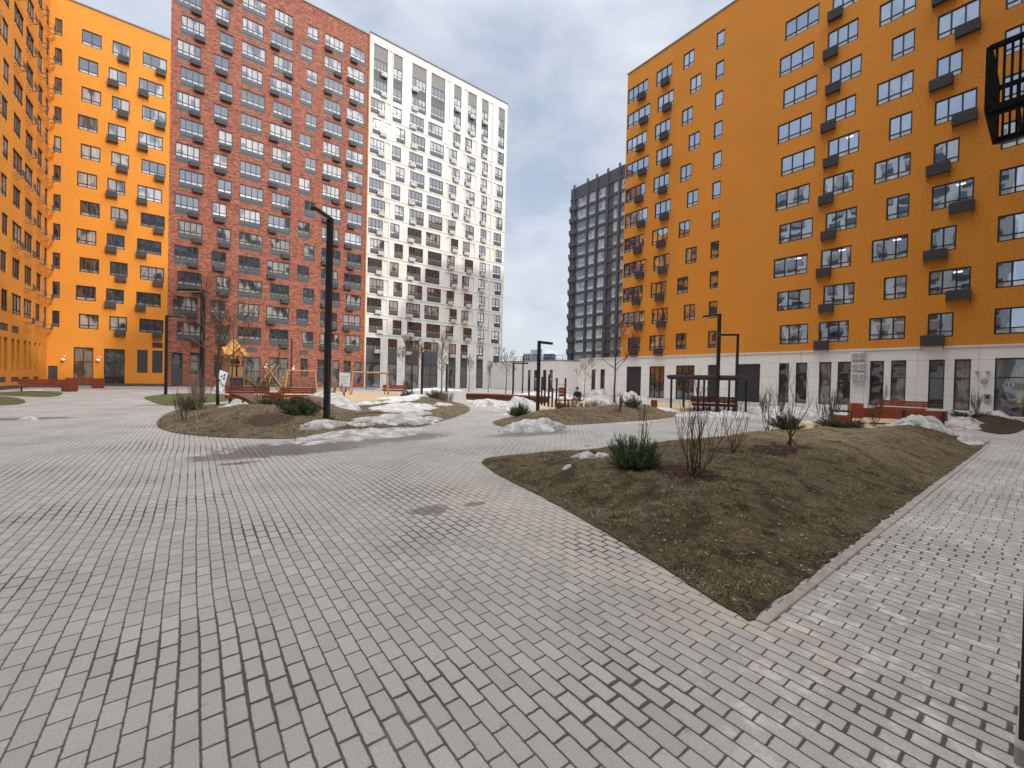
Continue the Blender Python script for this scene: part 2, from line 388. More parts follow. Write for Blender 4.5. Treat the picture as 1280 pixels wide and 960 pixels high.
# ------------------------------------------------------------------ terrain
def edist(p, poly):
    best = 1e9
    for i in range(len(poly)):
        ax, ay = poly[i]; bx, by = poly[(i+1) % len(poly)]
        dx, dy = bx-ax, by-ay; L = dx*dx+dy*dy or 1e-9
        t = max(0, min(1, ((p[0]-ax)*dx+(p[1]-ay)*dy)/L))
        d = math.hypot(p[0]-ax-t*dx, p[1]-ay-t*dy)
        best = min(best, d)
    return best
def inside(p, poly):
    c = False; n = len(poly)
    for i in range(n):
        ax, ay = poly[i]; bx, by = poly[i-1]
        if (ay > p[1]) != (by > p[1]) and p[0] < (bx-ax)*(p[1]-ay)/(by-ay)+ax: c = not c
    return c
def smooth_poly(poly, it=2, keep=()):
    for _ in range(it):
        q = []
        for i in range(len(poly)):
            a = poly[i]; b = poly[(i+1) % len(poly)]
            if a in keep: q.append(a)
            else: q.append((.75*a[0]+.25*b[0], .75*a[1]+.25*b[1]))
            if b not in keep: q.append((.25*a[0]+.75*b[0], .25*a[1]+.75*b[1]))
        poly = q
    return poly
def sst(a, b, x):
    t = max(0, min(1, (x-a)/(b-a))); return t*t*(3-2*t)

BED = smooth_poly([(3.18,1.29),(3.43,2.11),(3.68,2.98),(3.95,4.02),(4.14,5.13),(4.35,6.2),(4.63,7.04),(5.14,7.44),(6.93,7.1),(10.25,6.47),(16.1,5.12),(19.5,4.4),(21.6,3.2),(21.3,1.7),(19.6,1.22),(14.2,1.26),(7.0,1.30)], 2, keep=((3.18,1.29),))
ISL = smooth_poly([(-.99,18.08),(-.73,15.6),(0,13.87),(1.31,12.5),(2.71,11.9),(5.06,12.19),(8.16,14.8),(11.82,18.7),(14.0,23.2),(15.3,28.1),(14.6,31.2),(11.5,29.5),(8.4,26.5),(6.4,24.4),(4.2,26.3),(2.0,27.6),(.2,26.6),(-.8,22.5)], 2)
MID = smooth_poly([(8.85,12.86),(8.7,11.28),(10.9,11.2),(14.2,11.1),(17.4,11.0),(20.4,12.0),(22.4,13.6),(20.5,15.6),(17.0,16.2),(14.4,15.6),(12.0,15.1),(10.2,14.2)], 2)
LAWN_A = smooth_poly([(-6.2,29.5),(-6.9,28.4),(-9.0,28.0),(-11.2,28.3),(-11.2,37.6),(-9.1,38.2),(-7.4,34.6)], 1)
LAWN_B = smooth_poly([(-6.4,35.8),(-7.2,42.8),(-8.2,45.0),(-10.4,44.6),(-10.2,40.0),(-8.2,37.6)], 1)
LAWN_C = smooth_poly([(-2.6,35.1),(-1.6,29.0),(-1.0,26.0),(0,28.2),(1.6,29.5),(2.6,34),(2.2,39.5),(-.1,41.5),(-2.0,39.0)], 2)
ENTR = smooth_poly([(24.5,1.35),(27,2.2),(30,2.9),(34,3.2),(39.5,3.4),(39.9,1.6),(36,.9),(30,.75),(25.5,.9)], 1)
def bed_h(x, y, d):
    H = .24 + .22*sst(5.5, 12.5, x) - .10*sst(15,18,x)*sst(2.2,3.6,y)
    return H*sst(0, 1.7, d) + .07*sst(0,.5,d)*(.5+noise.noise((x*1.3,y*1.3,1.7))) + .03*sst(0,.3,d)*noise.noise((x*6,y*6,3))
def isl_h(x, y, d):
    H = .08 + .46*math.exp(-((x-.9)**2+(y-17.3)**2)/14) + .34*math.exp(-((x-12.8)**2+(y-25.2)**2)/12)
    return H*sst(0, 2.6, d)*(1 + .35*noise.noise((x*.35,y*.35,5))) + .05*sst(0,.6,d)*(.5+noise.noise((x*1.2,y*1.2,2)))
def mid_h(x, y, d): return .42*sst(0, 2.0, d)*(1+.4*noise.noise((x*.4,y*.4,9))) + .04*sst(0,.5,d)*noise.noise((x*1.5,y*1.5,4))
def lawn_h(x, y, d): return .10*sst(0, 1.2, d) + .02*noise.noise((x,y,3))*sst(0,.5,d)
def entr_h(x, y, d): return .22*sst(0, 1., d) + .04*noise.noise((x*1.5,y*1.5,8))*sst(0,.4,d)
FIELDS = [(BED, bed_h), (ISL, isl_h), (MID, mid_h), (LAWN_A, lawn_h), (LAWN_B, lawn_h), (LAWN_C, lawn_h), (ENTR, entr_h)]
def gz(x, y):
    for poly, h in FIELDS:
        if inside((x, y), poly): return .012 + h(x, y, edist((x, y), poly))
    return 0.
def terrain(name, poly, hf, res, mat, near=None):
    xs = [p[0] for p in poly]; ys = [p[1] for p in poly]
    pts = []
    n = len(poly)
    bpts = []
    for i in range(n):                     # subdivide the rim
        a = poly[i]; b = poly[(i+1) % n]; L = math.hypot(b[0]-a[0], b[1]-a[1]); k = max(1, int(L/res))
        for j in range(k): bpts.append((a[0]+(b[0]-a[0])*j/k, a[1]+(b[1]-a[1])*j/k))
    if near: bpts = [(p[0]+near*noise.noise((p[0]*9,p[1]*9,1.3)), p[1]+near*noise.noise((p[0]*9,p[1]*9,7.7))) for p in bpts]
    pts = [Vector(p) for p in bpts]; nb = len(pts)
    rr = res
    y = min(ys); row = 0
    while y < max(ys):
        x = min(xs) + (rr/2 if row % 2 else 0)
        while x < max(xs):
            if inside((x,y), poly) and edist((x,y), poly) > rr*.45:
                pts.append(Vector((x+random.uniform(-.2,.2)*rr, y+random.uniform(-.2,.2)*rr)))
            x += rr
        y += rr*.87; row += 1
    v, e, f, *_ = geometry.delaunay_2d_cdt(pts, [], [list(range(nb))], 1, 1e-5)
    mb = MB(); 
    for p in v:
        d = edist((p.x,p.y), poly)
        mb.v.append((p.x, p.y, .012 + (hf(p.x,p.y,d) if d > 1e-4 else 0)))
    mb.f = [tuple(q) for q in f]; mb.m = [0]*len(mb.f)
    o = mb.obj(name, mat, smooth=True); tag(o, kind='structure'); return o

g = MB(); g.quad((-3000,-3000,-.06),(3000,-3000,-.06),(3000,3000,-.06),(-3000,3000,-.06)); tag(g.obj('ground', M['asphalt']), kind='structure')
g = MB(); g.quad((-11.5,-.3,0),(44,-.3,0),(44,60.6,0),(-11.5,60.6,0)); tag(g.obj('pavement', M['paver']), kind='structure')
tag(terrain('flower_bed', BED, bed_h, .085, M['bed'], .035), 'low mounded bed of dry turf in the foreground paving')
tag(terrain('turf_island', ISL, isl_h, .22, M['island']), 'mounded brown turf island beside the tall lamp')
tag(terrain('turf_mound', MID, mid_h, .22, M['island']), 'narrow brown mound behind the cross path')
for nm, P_, h_ in (('lawn', LAWN_A, lawn_h), ('lawn', LAWN_B, lawn_h), ('lawn', LAWN_C, lawn_h)): terrain(nm, P_, h_, .5, M['lawn'])
terrain('entrance_bed', ENTR, entr_h, .25, M['darksoil'])
def flat(name, poly, z, mat):
    mb = MB(); mb.v = [(x,y,z) for x, y in poly]; mb.f = [tuple(range(len(poly)))]; mb.m = [0]
    return tag(mb.obj(name, mat), kind='structure')
flat('play_sand', smooth_poly([(6.4,25.4),(8.6,27.6),(11.6,30.4),(14.6,32.2),(16.0,33.5),(16.4,40.5),(12.0,45.5),(6.0,46.5),(3.2,42.0),(3.0,34.0),(2.4,29.0),(4.3,27.0)],2), .005, M['sand'])
flat('gym_sand', smooth_poly([(11.5,16.2),(14.4,16.2),(17.0,16.7),(21,16.2),(23.0,14.0),(20.9,11.7),(24.0,8.0),(31,8.5),(34,16),(31,23),(22,26),(16.5,22.5)],2), .005, M['sand'])
flat('bench_sand', smooth_poly([(18.5,5.2),(20.5,4.0),(26,4.0),(36,5.0),(35.5,7.2),(24,7.4),(19,6.6)],2), .009, M['sand'])
flat('forecourt', [(-11.3,50.5),(20,50.5),(20,60.4),(-11.3,60.4)], .006, M['paleflag'])
# flush kerb stones along the straight edge and the slanting edge of the foreground bed
def kerb(p, q, off, w=.085, L=.8, z=.022):
    p = Vector((p[0],p[1],0)); q = Vector((q[0],q[1],0)); d = (q-p).normalized(); nrm = Vector((d.y,-d.x,0))
    mb = MB(); s = 0; tot = (q-p).length
    while s < tot:
        e = min(s+L*random.uniform(.9,1.05), tot)
        a = p+d*(s+.004)+nrm*off; b = p+d*(e-.004)+nrm*off
        dz = random.uniform(-.005,.006)
        mb.bar(a+Vector((0,0,z/2-.02+dz)), b+Vector((0,0,z/2-.02+dz)), w, z+.04); s = e
    return mb
k = kerb((3.24,1.25),(19.6,1.21),0.02,.075,.8,.014)
tag(k.obj('kerb', M['concrete'], bevel=.008), kind='structure')

# dry grass blades
def grass(name, poly, n, size, width, wfun, label):
    mb = MB(); xs = [p[0] for p in poly]; ys = [p[1] for p in poly]; c = 0; tries = 0
    rnd = random.Random(5)
    while c < n and tries < n*30:
        tries += 1
        x = rnd.uniform(min(xs), max(xs)); y = rnd.uniform(min(ys), max(ys))
        if rnd.random() > wfun(x, y) or not inside((x,y), poly): continue
        cl = noise.noise((x*2.1, y*2.1, .5)) + .6*noise.noise((x*7, y*7, 4.))
        if cl < rnd.uniform(-.45,.30): continue
        z = gz(x, y)-.004
        a = rnd.uniform(0, 2*PI); el = abs(rnd.gauss(.22,.26)); L = size*rnd.uniform(.5,1.5)
        d = Vector((math.cos(a)*math.cos(el), math.sin(a)*math.cos(el), math.sin(el)+.08))
        s = Vector((-math.sin(a), math.cos(a), rnd.uniform(-.3,.3)))*width*.5*rnd.uniform(.6,1.3)
        b = Vector((x,y,z)); tone = cl - .15 + rnd.gauss(0,.5) + .6*sst(7,12,x)
        mi = 0 if tone > .55 else (1 if tone > .0 else (2 if rnd.random()<.45 else 3))
        m_ = b+d*L*.6+Vector((0,0,.008)); t_ = b+d*L
        mb.quad(b-s, b+s, m_+s*.8, m_-s*.8, mi); mb.tri(m_-s*.8, m_+s*.8, t_, mi); c += 1
    o = mb.obj(name, [M['g_tan'],M['g_brown'],M['g_olive'],M['g_dark']]); tag(o, label, 'grass', kind='stuff'); return o
grass('dry_grass', BED, 60000, .046, .0046, lambda x,y: min(1, (4.2/math.hypot(x,y))**1.5), 'short matted dry grass over the foreground bed')
grass('dry_grass', ISL, 15000, .10, .011, lambda x,y: min(1, (14/math.hypot(x,y))**2), 'matted dry grass on the mounded island')
grass('dry_grass', MID, 6000, .10, .011, lambda x,y: 1., 'dry grass on the mound behind the path')

def litter(name, poly, n, label):
    rnd = random.Random(9); mb = MB(); xs = [p[0] for p in poly]; ys = [p[1] for p in poly]; c = 0
    while c < n:
        x = rnd.uniform(min(xs), max(xs)); y = rnd.uniform(min(ys), max(ys))
        if rnd.random() > min(1, (5/math.hypot(x,y))**1.3) or not inside((x,y), poly): continue
        z = gz(x,y)+.012; s = rnd.uniform(.008,.022); a = rnd.uniform(0,6.3)
        d = Vector((math.cos(a),math.sin(a),rnd.uniform(-.3,.3)))*s; e = Vector((-math.sin(a),math.cos(a),rnd.uniform(-.3,.5)))*s*rnd.uniform(.35,.8); p = Vector((x,y,z))
        mi = rnd.choice((0,0,1,1,1,2)) if rnd.random() < .93 else 3
        if mi == 3: d *= .5; e *= .6
        mb.quad(p-d, p-e*.9, p+d, p+e, mi); c += 1
    o = mb.obj(name, [M['g_tan'],M['g_brown'],M['g_dark'],M['acwhite']]); tag(o, label, 'leaf litter', kind='stuff')
litter('leaf_litter', BED, 2600, 'dead leaves and crumbs scattered over the foreground bed')
# ------------------------------------------------------------------ buildings
class Fac:
    """One flat facade. ax 'y': plane y = c, faces -y. ax 'x-': plane x = c faces -x. ax 'x+': plane x = c faces +x."""
    def __init__(s, ax, c): s.ax = ax; s.c = c; s.rz = {'y':0, 'x-':-PI/2, 'x+':PI/2}[ax]
    def p(s, u, z, out=0.):
        if s.ax == 'y': return Vector((u, s.c-out, z))
        if s.ax == 'x-': return Vector((s.c-out, u, z))
        return Vector((s.c+out, u, z))
    def left(s, u0, u1): return u1 if s.ax == 'x-' else u0
    def wall(s, mb, u0, u1, z0, z1, holes, depth=.18, mi=0):
        zs = sorted({z0, z1} | {h[2] for h in holes if z0 < h[2] < z1} | {h[3] for h in holes if z0 < h[3] < z1})
        for a, b in zip(zs, zs[1:]):
            if b-a < 1e-5: continue
            m = (a+b)/2; run = u0
            for h in sorted((h for h in holes if h[2] < m < h[3]), key=lambda h: h[0]):
                if h[0] > run+1e-5: mb.quad(s.p(run,a), s.p(h[0],a), s.p(h[0],b), s.p(run,b), mi)
                run = max(run, h[1])
            if run < u1-1e-5: mb.quad(s.p(run,a), s.p(u1,a), s.p(u1,b), s.p(run,b), mi)
        for h in holes:
            d = h[4] if len(h) > 4 else depth
            a, b, c, e = h[:4]
            q = [(a,c),(b,c),(b,e),(a,e)]
            for i in range(4):
                p1 = q[i]; p2 = q[(i+1)%4]
                mb.quad(s.p(*p1), s.p(*p2), s.p(p2[0],p2[1],-d), s.p(p1[0],p1[1],-d), mi)

CACHE = {}
def win_meshes(w, h, nv, tr, gm, frm='frame', fw=.085, lower='lowglass', slim=False):
    key = (round(w,2), round(h,2), nv, tr, gm, frm)
    if key in CACHE: return CACHE[key]
    gl = MB(); fr = MB()
    zt = tr*h if tr else 0
    gl.quad((fw*.5,.10,max(zt,fw*.5)),(w-fw*.5,.10,max(zt,fw*.5)),(w-fw*.5,.10,h-fw*.5),(fw*.5,.10,h-fw*.5),0)
    if tr: gl.quad((fw*.5,.10,fw*.5),(w-fw*.5,.10,fw*.5),(w-fw*.5,.10,zt),(fw*.5,.10,zt),1)
    d0, d1 = .05, .13
    fr.box(0,fw,d0,d1,0,h); fr.box(w-fw,w,d0,d1,0,h); fr.box(fw,w-fw,d0,d1,0,fw); fr.box(fw,w-fw,d0,d1,h-fw,h)
    for i in range(1, nv):
        x = w*i/nv; fr.box(x-.042,x+.042,d0+.004,d1-.004,fw,h-fw)
    if tr: fr.box(fw,w-fw,d0+.008,d1-.008,zt-.036,zt+.036)
    CACHE[key] = (gl.mesh('window_glass', [M[gm], M[lower]]), fr.mesh('window_frame', M[frm]))
    return CACHE[key]
def window(fac, par, u0, u1, z, h, nv=3, tr=.22, gm='glass', frm='frame', name='window', sp=0, label=None, off=0):
    w = u1-u0; gm_, fm_ = win_meshes(w, h, nv, tr, gm, frm)
    loc = fac.p(fac.left(u0,u1), z, -off) - par.location
    o = put(name, gm_, par, loc, fac.rz)
    put('window_frame', fm_, o)
    if sp:
        key = ('sp', round(w,2), sp)
        if key not in CACHE:
            m = MB(); m.box(0, w, .03, .12, -sp, -.004)
            m.box(.0, w, .0, .03, -sp*.55, -sp*.55+.02)
            CACHE[key] = m.mesh('spandrel_panel', M['spandrel'])
        put('spandrel_panel', CACHE[key], o)
    return o
def basket_mesh(w, h, d, mat, legs):
    key = ('bk', w, h, d, mat, legs)
    if key in CACHE: return CACHE[key]
    m = MB()
    m.box(0,w,-d,-d+.02,.03,h-.03)                                  # slatted front
    m.box(0,.02,-d+.02,0,.03,h-.03); m.box(w-.02,w,-d+.02,0,.03,h-.03)
    n = 9
    for i in range(n):
        z = .04+(h-.08)*i/(n-1); m.box(-.01,w+.01,-d-.018,-d,z-.012,z+.012)
    m.box(-.02,w+.02,-d-.02,-.0,h-.03,h+.01) if not legs else m.box(-.02,w+.02,-d-.02,-d+.03,h-.03,h+.01)
    m.box(0,w,-d,0,0,.03)
    if legs:
        for x in (.02, w-.05):
            m.box(x,x+.03,-d-.03,.02,-.05,0)
            m.bar((x+.015,-d+.05,-.03),(x+.015,0,-.34),.03)
        m.box(.0,w,-d-.03,-d,-.06,-.02)
    CACHE[key] = m.mesh('air_conditioner_basket', M[mat]); return CACHE[key]
def basket(fac, par, u0, z, w, h, d, mat, legs=False):
    u1 = u0+w
    return put('air_conditioner_basket', basket_mesh(w,h,d,mat,legs), par, fac.p(fac.left(u0,u1), z)-par.location, fac.rz)
def open_bracket():
    if 'ob' in CACHE: return CACHE['ob']
    m = MB()
    for x in (0,.8):
        m.bar((x,0,0),(x,-.50,0),.035); m.bar((x,0,-.28),(x,-.40,-.01),.025)
    m.bar((0,-.50,0),(.8,-.50,0),.035); m.bar((0,-.50,.42),(.8,-.50,.42),.03)
    for i in range(9): m.bar((i*.1,-.50,0),(i*.1,-.50,.42),.022)
    for x in (0,.8): m.bar((x,0,.42),(x,-.50,.42),.025)
    CACHE['ob'] = m.mesh('air_conditioner_bracket', M['basket']); return CACHE['ob']
def part(mb, name, mat, par, bevel=0):
    L = par.location
    mb.v = [(x-L.x, y-L.y, z-L.z) for x,y,z in mb.v]
    return mb.obj(name, mat, par, bevel=bevel)
def panel(fac, par, name, u0, u1, z0, z1, out0, out1, mat, bevel=0, label=None):
    m = MB(); a = fac.p(u0,z0,out0); b = fac.p(u1,z1,out1)
    m.box(min(a.x,b.x),max(a.x,b.x),min(a.y,b.y),max(a.y,b.y),z0,z1)
    o = part(m, name, mat, par, bevel)
    if label: o['label'] = label
    return o
def capbox(par, x0,x1,y0,y1,z,mat=None,t=.22):
    m = MB(); m.box(x0-.06,x1+.06,y0-.06,y1+.06,z,z+t); part(m,'parapet_cap',mat or M['parapet'],par)
def shopwin(fac, par, u0, u1, z0, z1, nv=1, tr=.55, gm='shop', frm='frame', name='shop_window', low='shop'):
    w=u1-u0; h=z1-z0
    key=('shop',round(w,2),round(h,2),nv,tr)
    if key not in CACHE:
        gl=MB(); fr=MB(); fw=.06
        gl.quad((.03,.10,.03),(w-.03,.10,.03),(w-.03,.10,h-.03),(.03,.10,h-.03))
        d0,d1=.04,.13
        fr.box(0,fw,d0,d1,0,h); fr.box(w-fw,w,d0,d1,0,h); fr.box(fw,w-fw,d0,d1,0,fw); fr.box(fw,w-fw,d0,d1,h-fw*1.6,h)
        for i in range(1,nv):
            x=w*i/nv; fr.box(x-.03,x+.03,d0+.004,d1-.004,fw,h-fw*1.6)
        if tr: fr.box(fw,w-fw,d0+.008,d1-.008,h*tr-.03,h*tr+.03)
        CACHE[key]=(gl.mesh('shop_glass',M[gm]),fr.mesh('window_frame',M[frm]))
    g_,f_=CACHE[key]
    o=put(name,g_,par,fac.p(fac.left(u0,u1),z0)-par.location,fac.rz); put('window_frame',f_,o); return o

LIT = NT('lit_ceiling_lamp'); LIT.b.inputs['Emission Color'].default_value = (1,.97,.88,1); LIT.b.inputs['Emission Strength'].default_value = 1.6; LIT = LIT.mat
# --- right-hand orange block, faces -x
FR = Fac('x-', 40.5)
rb = thing('apartment_building', 'long shaded orange apartment block on a white ground floor, on the right', 'apartment building', (40.5,15,0))
holes = []; W = []
cols = [ # name, even(u0,u1), odd(u0,u1), panes even, odd, basket side even, odd, rows
 ((28.75,31.49),(28.38,31.49),4,4,(.62,),(.62,),range(0,11)),
 ((25.78,27.72),(25.50,27.46),3,3,(.45,),(.45,),range(0,11)),
 ((23.28,24.50),(22.44,23.67),2,2,None,None,range(0,11)),
 ((20.18,21.02),(20.18,21.02),1,1,None,None,range(0,11)),
 ((12.75,15.30),(12.45,14.95),3,3,None,None,range(0,10)),
 ((9.85,11.82),(9.58,11.58),3,3,(0,),(0,),range(0,10)),
 ((6.60,8.62),(6.60,7.86),3,2,None,None,range(0,9)),
 ((4.22,5.46),(3.50,5.48),2,3,(0,),(1,),range(0,9)),
 ((.45,2.43),(.45,2.43),3,3,None,None,range(0,8))]
ZB = [5.25+2.925*k for k in range(11)]
for ci, (ev, od, ne, no, be, bo, rows) in enumerate(cols):
    for k in rows:
        u0, u1 = (ev if k % 2 == 0 else od); nv = ne if k % 2 == 0 else no; b = be if k % 2 == 0 else bo
        if ci == 0 and k == 0: u0, u1 = 28.9, 30.6
        if ci == 4 and k == 0: u0, u1 = 12.55, 14.66
        W.append((ci,k,u0,u1,nv,b)); holes.append((u0,u1,ZB[k],ZB[k]+1.66,.2))
mb = MB(); FR.wall(mb, -.25, 31.6, 4.62, 38.06, holes)
mb.quad((40.5,31.6,4.62),(57,31.6,4.62),(57,31.6,38.06),(40.5,31.6,38.06)); mb.quad((57,-.25,4.62),(57,31.6,4.62),(57,31.6,38.06),(57,-.25,38.06))
part(mb,'wall',M['orange'],rb)
m = MB(); m.quad((40.5,-.25,37.9),(57,-.25,37.9),(57,31.6,37.9),(40.5,31.6,37.9)); part(m,'roof',M['roof'],rb)
m = MB(); m.box(40.44,40.75,-.25,31.66,38.06,38.2); m.box(40.75,57,31.3,31.66,38.06,38.2); part(m,'parapet_cap',M['parapet'],rb)
for ci,k,u0,u1,nv,b in W:
    window(FR, rb, u0, u1, ZB[k], 1.66, nv, .24 if ci != 3 else .2, 'glass_r')
    if (ci,k) in ((4,2),(5,2),(6,2),(7,1),(7,3),(5,5),(8,1)):
        m = MB(); zt = ZB[k]+1.66; uu = u0+(u1-u0)*.2; m.box(40.575,40.59,uu,uu+.42,zt-.30,zt-.22); part(m,'ceiling_lamp',LIT,rb)
    if b is not None:
        bw = .92 if ci < 7 else 1.15; bh = .62
        if ci == 0: bu = u0+.25
        elif ci == 1: bu = u0+.2
        elif ci == 5: bu = u1-.72
        else: bu = (u1-.85 if k % 2 == 0 else u0-.05)
        basket(FR, rb, bu, ZB[k]-.42 if ci < 2 else ZB[k]-.5, bw, bh, .42, 'basket', True)
# white ground floor
gh = [(28.68,30.69,.0,3.5,'shutter'),(25.72,27.59,.0,3.5,'win3'),(22.32,24.36,0,3.55,'door'),(20.0,20.96,0,3.56,'shutter'),(16.15,18.23,.1,3.6,'shutter'),
 (13.86,14.63,.26,3.62,'slit'),(12.54,13.35,.24,3.65,'slit'),(10.88,11.69,.26,3.66,'slit'),(9.64,10.47,.3,3.67,'slit'),(7.69,8.49,.38,3.69,'slit'),(6.48,7.30,.4,3.71,'slit'),
 (4.56,5.33,.35,3.72,'slit'),(3.36,4.11,.32,3.72,'slit'),(-.15,2.33,.1,3.75,'entrance'),(35.44,36.11,0,3.18,'slit'),(33.94,34.63,0,3.2,'slit')]
mb = MB(); FR.wall(mb,-.25,38.4,-.06,4.5,[h[:4] for h in gh],.22); mb.quad((40.5,38.4,-.06),(57,38.4,-.06),(57,38.4,4.5),(40.5,38.4,4.5))
part(mb,'ground_floor_wall',M['plinth'],rb)
m = MB(); m.box(40.40,40.70,-.25,38.45,4.5,4.62); m.quad((40.7,31.6,4.60),(57,31.6,4.60),(57,38.4,4.60),(40.7,38.4,4.60)); part(m,'ledge',M['acwhite'],rb)
for u0,u1,z0,z1,t_ in gh:
    if t_ == 'shutter':
        m = MB(); m.box(40.62,40.70,u0,u1,z0,z1)
        for i in range(int((z1-z0)/.12)): m.box(40.605,40.62,u0+.03,u1-.03,z0+.03+i*.12,z0+.10+i*.12)
        part(m,'shutter',M['dark'],rb)
    elif t_ == 'slit': shopwin(FR,rb,u0,u1,z0,z1,1,.62)
    elif t_ == 'win3': shopwin(FR,rb,u0,u1,z0,z1,3,.45)
    elif t_ == 'door':
        shopwin(FR,rb,u0,u1,z0,z1,3,.64,name='entrance_door')
    else:
        e = shopwin(FR,rb,u0,u1,z0,z1,2,.665,name='entrance_door')
        m = MB(); m.bar((-.16+u1-u0-.75,-.02,.5),(-.16+u1-u0-.75,-.02,1.7),.035); m.obj('door_handle', M['acwhite'], e)
        for zz in (.93,1.27):
            m = MB(); n_ = 20; cx = 1.02
            m.v = [(cx+.09*math.cos(2*PI*i/n_), .085, zz+.09*math.sin(2*PI*i/n_)) for i in range(n_)]; m.f=[tuple(range(n_))]; m.m=[0]; m.obj('yellow_sticker',M['yellow'],e)
        cu = bpy.data.curves.new('number','FONT'); cu.body = '15'; cu.size = .34; cu.extrude = .004
        tmp = bpy.data.objects.new('tmp', cu); C.objects.link(tmp); dg = bpy.context.evaluated_depsgraph_get(); dg.update()
        me = bpy.data.meshes.new_from_object(tmp.evaluated_get(dg)); bpy.data.objects.remove(tmp); me.materials.append(M['textwhite'])
        t = put('house_number', me, e, (.50,.075,1.86)); t.rotation_euler = (PI/2,0,0)
for i, (yy, zz) in enumerate(((3.09,2.86),(2.63,2.86))):
    m = MB(); m.box(40.30,40.5,yy-.07,yy+.07,zz-.05,zz+.06); m.box(40.22,40.30,yy-.05,yy+.05,zz-.04,zz+.05); tag(m.obj('security_camera',M['acgrille']), ['grey wall camera left of the numbered entrance, farther from the door','grey wall camera next to the numbered glass door'][i],'camera','wall cameras by the entrance')
m = MB(); m.tube([(40.5,2.77,2.3),(40.33,2.77,2.3)],[.17,.12],12); tag(m.obj('wall_lamp',M['acgrille']),'round grey wall lamp below the cameras at the right entrance','lamp')
m = MB(); m.box(40.42,40.5,2.45,2.75,.9,1.45); m.box(40.40,40.42,2.52,2.68,1.15,1.38,1); tag(m.obj('intercom_panel',[M['acgrille'],M['dark']]),'grey intercom panel on the white wall beside the numbered entrance','intercom')
# three air conditioners stacked on the white wall
acr = None
for i, zz in enumerate((3.80,2.98,2.20)):
    lab = ['topmost white air conditioner on the white wall, just under the orange','middle white air conditioner of the stack between narrow windows','lowest white air conditioner of the stack between narrow windows'][i]
    if acr is None:
        acr = thing('air_conditioner', lab, 'air conditioner', (40.5,9.18,zz), 0, 'air conditioners stacked on the white wall')
        m = MB(); m.box(-.36,-.06,-.41,.41,0,.58); m.obj('casing',M['acwhite'],acr,bevel=.02)
        m = MB()
        m.tube([(-.36,.12,.29),(-.375,.12,.29)],[.24,.23],20)
        for j in range(7): m.box(-.382,-.374,-.36+j*.03,-.345+j*.03,.08,.5)
        m.obj('fan_grille',M['acgrille'],acr)
        m = MB(); m.box(-.30,0,-.34,-.30,-.04,0); m.box(-.30,0,.30,.34,-.04,0); m.obj('bracket',M['acgrille'],acr)
    else: dup(acr,(40.5,9.15,zz),0,lab)

# --- back row: red, white and orange blocks, all facing -y
FB = Fac('y', 60.5)
red = thing('apartment_building','tall red brick apartment block between the orange and white blocks','apartment building',(8.5,60.5,0))
rc = [((-1.50,.70),(-1.84,.34),4,'R','R',14),((2.03,3.45),(1.55,2.99),2,'C','C',15),((4.22,6.72),(4.22,6.46),4,None,None,15),((7.60,9.75),(7.23,9.78),4,'R','L',15),
      ((11.36,12.72),(10.63,12.08),2,None,None,15),((13.52,16.0),(13.52,15.72),4,'L','R',15),((16.82,18.9),(16.48,18.9),3,'L','L',15)]
ZR = [5.83+2.87*k for k in range(15)]
holes = []; W = []
for ci,(ev,od,nv,be,bo,top) in enumerate(rc):
    for k in range(top):
        u0,u1 = ev if k%2==0 else od; b = be if k%2==0 else bo
        W.append((ci,k,u0,u1,nv,b)); holes.append((u0,u1,ZR[k]-.66,ZR[k]+1.55,.2))
rg = [(-1.90,-.95,.1,3.85,'door'),(-.30,.56,1.48,3.92,'w'),(1.97,2.75,1.23,3.80,'w'),(4.77,6.69,.24,3.7,'w3'),(7.61,9.79,.1,3.75,'door'),(11.22,12.09,1.45,3.8,'w'),(13.3,14.3,.66,3.78,'w'),(15.19,16.13,.66,3.77,'w'),(16.71,17.65,.66,3.76,'w'),(18.16,19.07,.68,3.7,'w'),
      (4.9,6.3,4.25,4.82,'v'),(11.0,12.1,4.25,4.85,'v')]
holes += [(h[0],h[1],h[2],h[3],.2) for h in rg]
mb = MB(); FB.wall(mb,-2.35,19.55,-.06,50.2,holes)
mb.quad((-2.35,60.5,36),(-2.35,76,36),(-2.35,76,50.2),(-2.35,60.5,50.2)); part(mb,'wall',M['brick'],red)
m = MB(); m.quad((-2.35,60.5,50.0),(19.55,60.5,50.0),(19.55,76,50.0),(-2.35,76,50.0)); part(m,'roof',M['roof'],red)
m = MB(); m.box(-2.4,19.5,60.42,60.8,50.2,50.34); part(m,'parapet_cap',M['parapet'],red)
m = MB(); m.box(19.36,19.42,60.36,60.46,3.7,50.0); part(m,'drain_pipe',M['orange'],red)
for ci,k,u0,u1,nv,b in W:
    window(FB,red,u0,u1,ZR[k],1.55,nv,.26,'glass',sp=.66)
    if b:
        bw = 1.02 if b=='C' else .92; bu = {'L':u0+.05,'R':u1-.92,'C':u0+.25}[b]
        basket(FB,red,bu,ZR[k]-.78,bw,.52,.34,'basket')
for u0,u1,z0,z1,t_ in rg:
    if t_=='w': shopwin(FB,red,u0,u1,z0,z1,1,.6)
    elif t_=='w3': shopwin(FB,red,u0,u1,z0,z1,2,.5)
    elif t_=='v': panel(FB,red,'vent_grille',u0,u1,z0,z1,-.12,-.04,M['spandrel'])
    else:
        o = shopwin(FB,red,u0,u1,z0,z1,2 if u1-u0>1.2 else 1,.62,name='entrance_door')
        if u1-u0 < 1.2:
            m = MB(); m.box(.1,u1-u0-.1,.06,.09,.1,2.1); m.obj('door_leaf',M['door'],o)
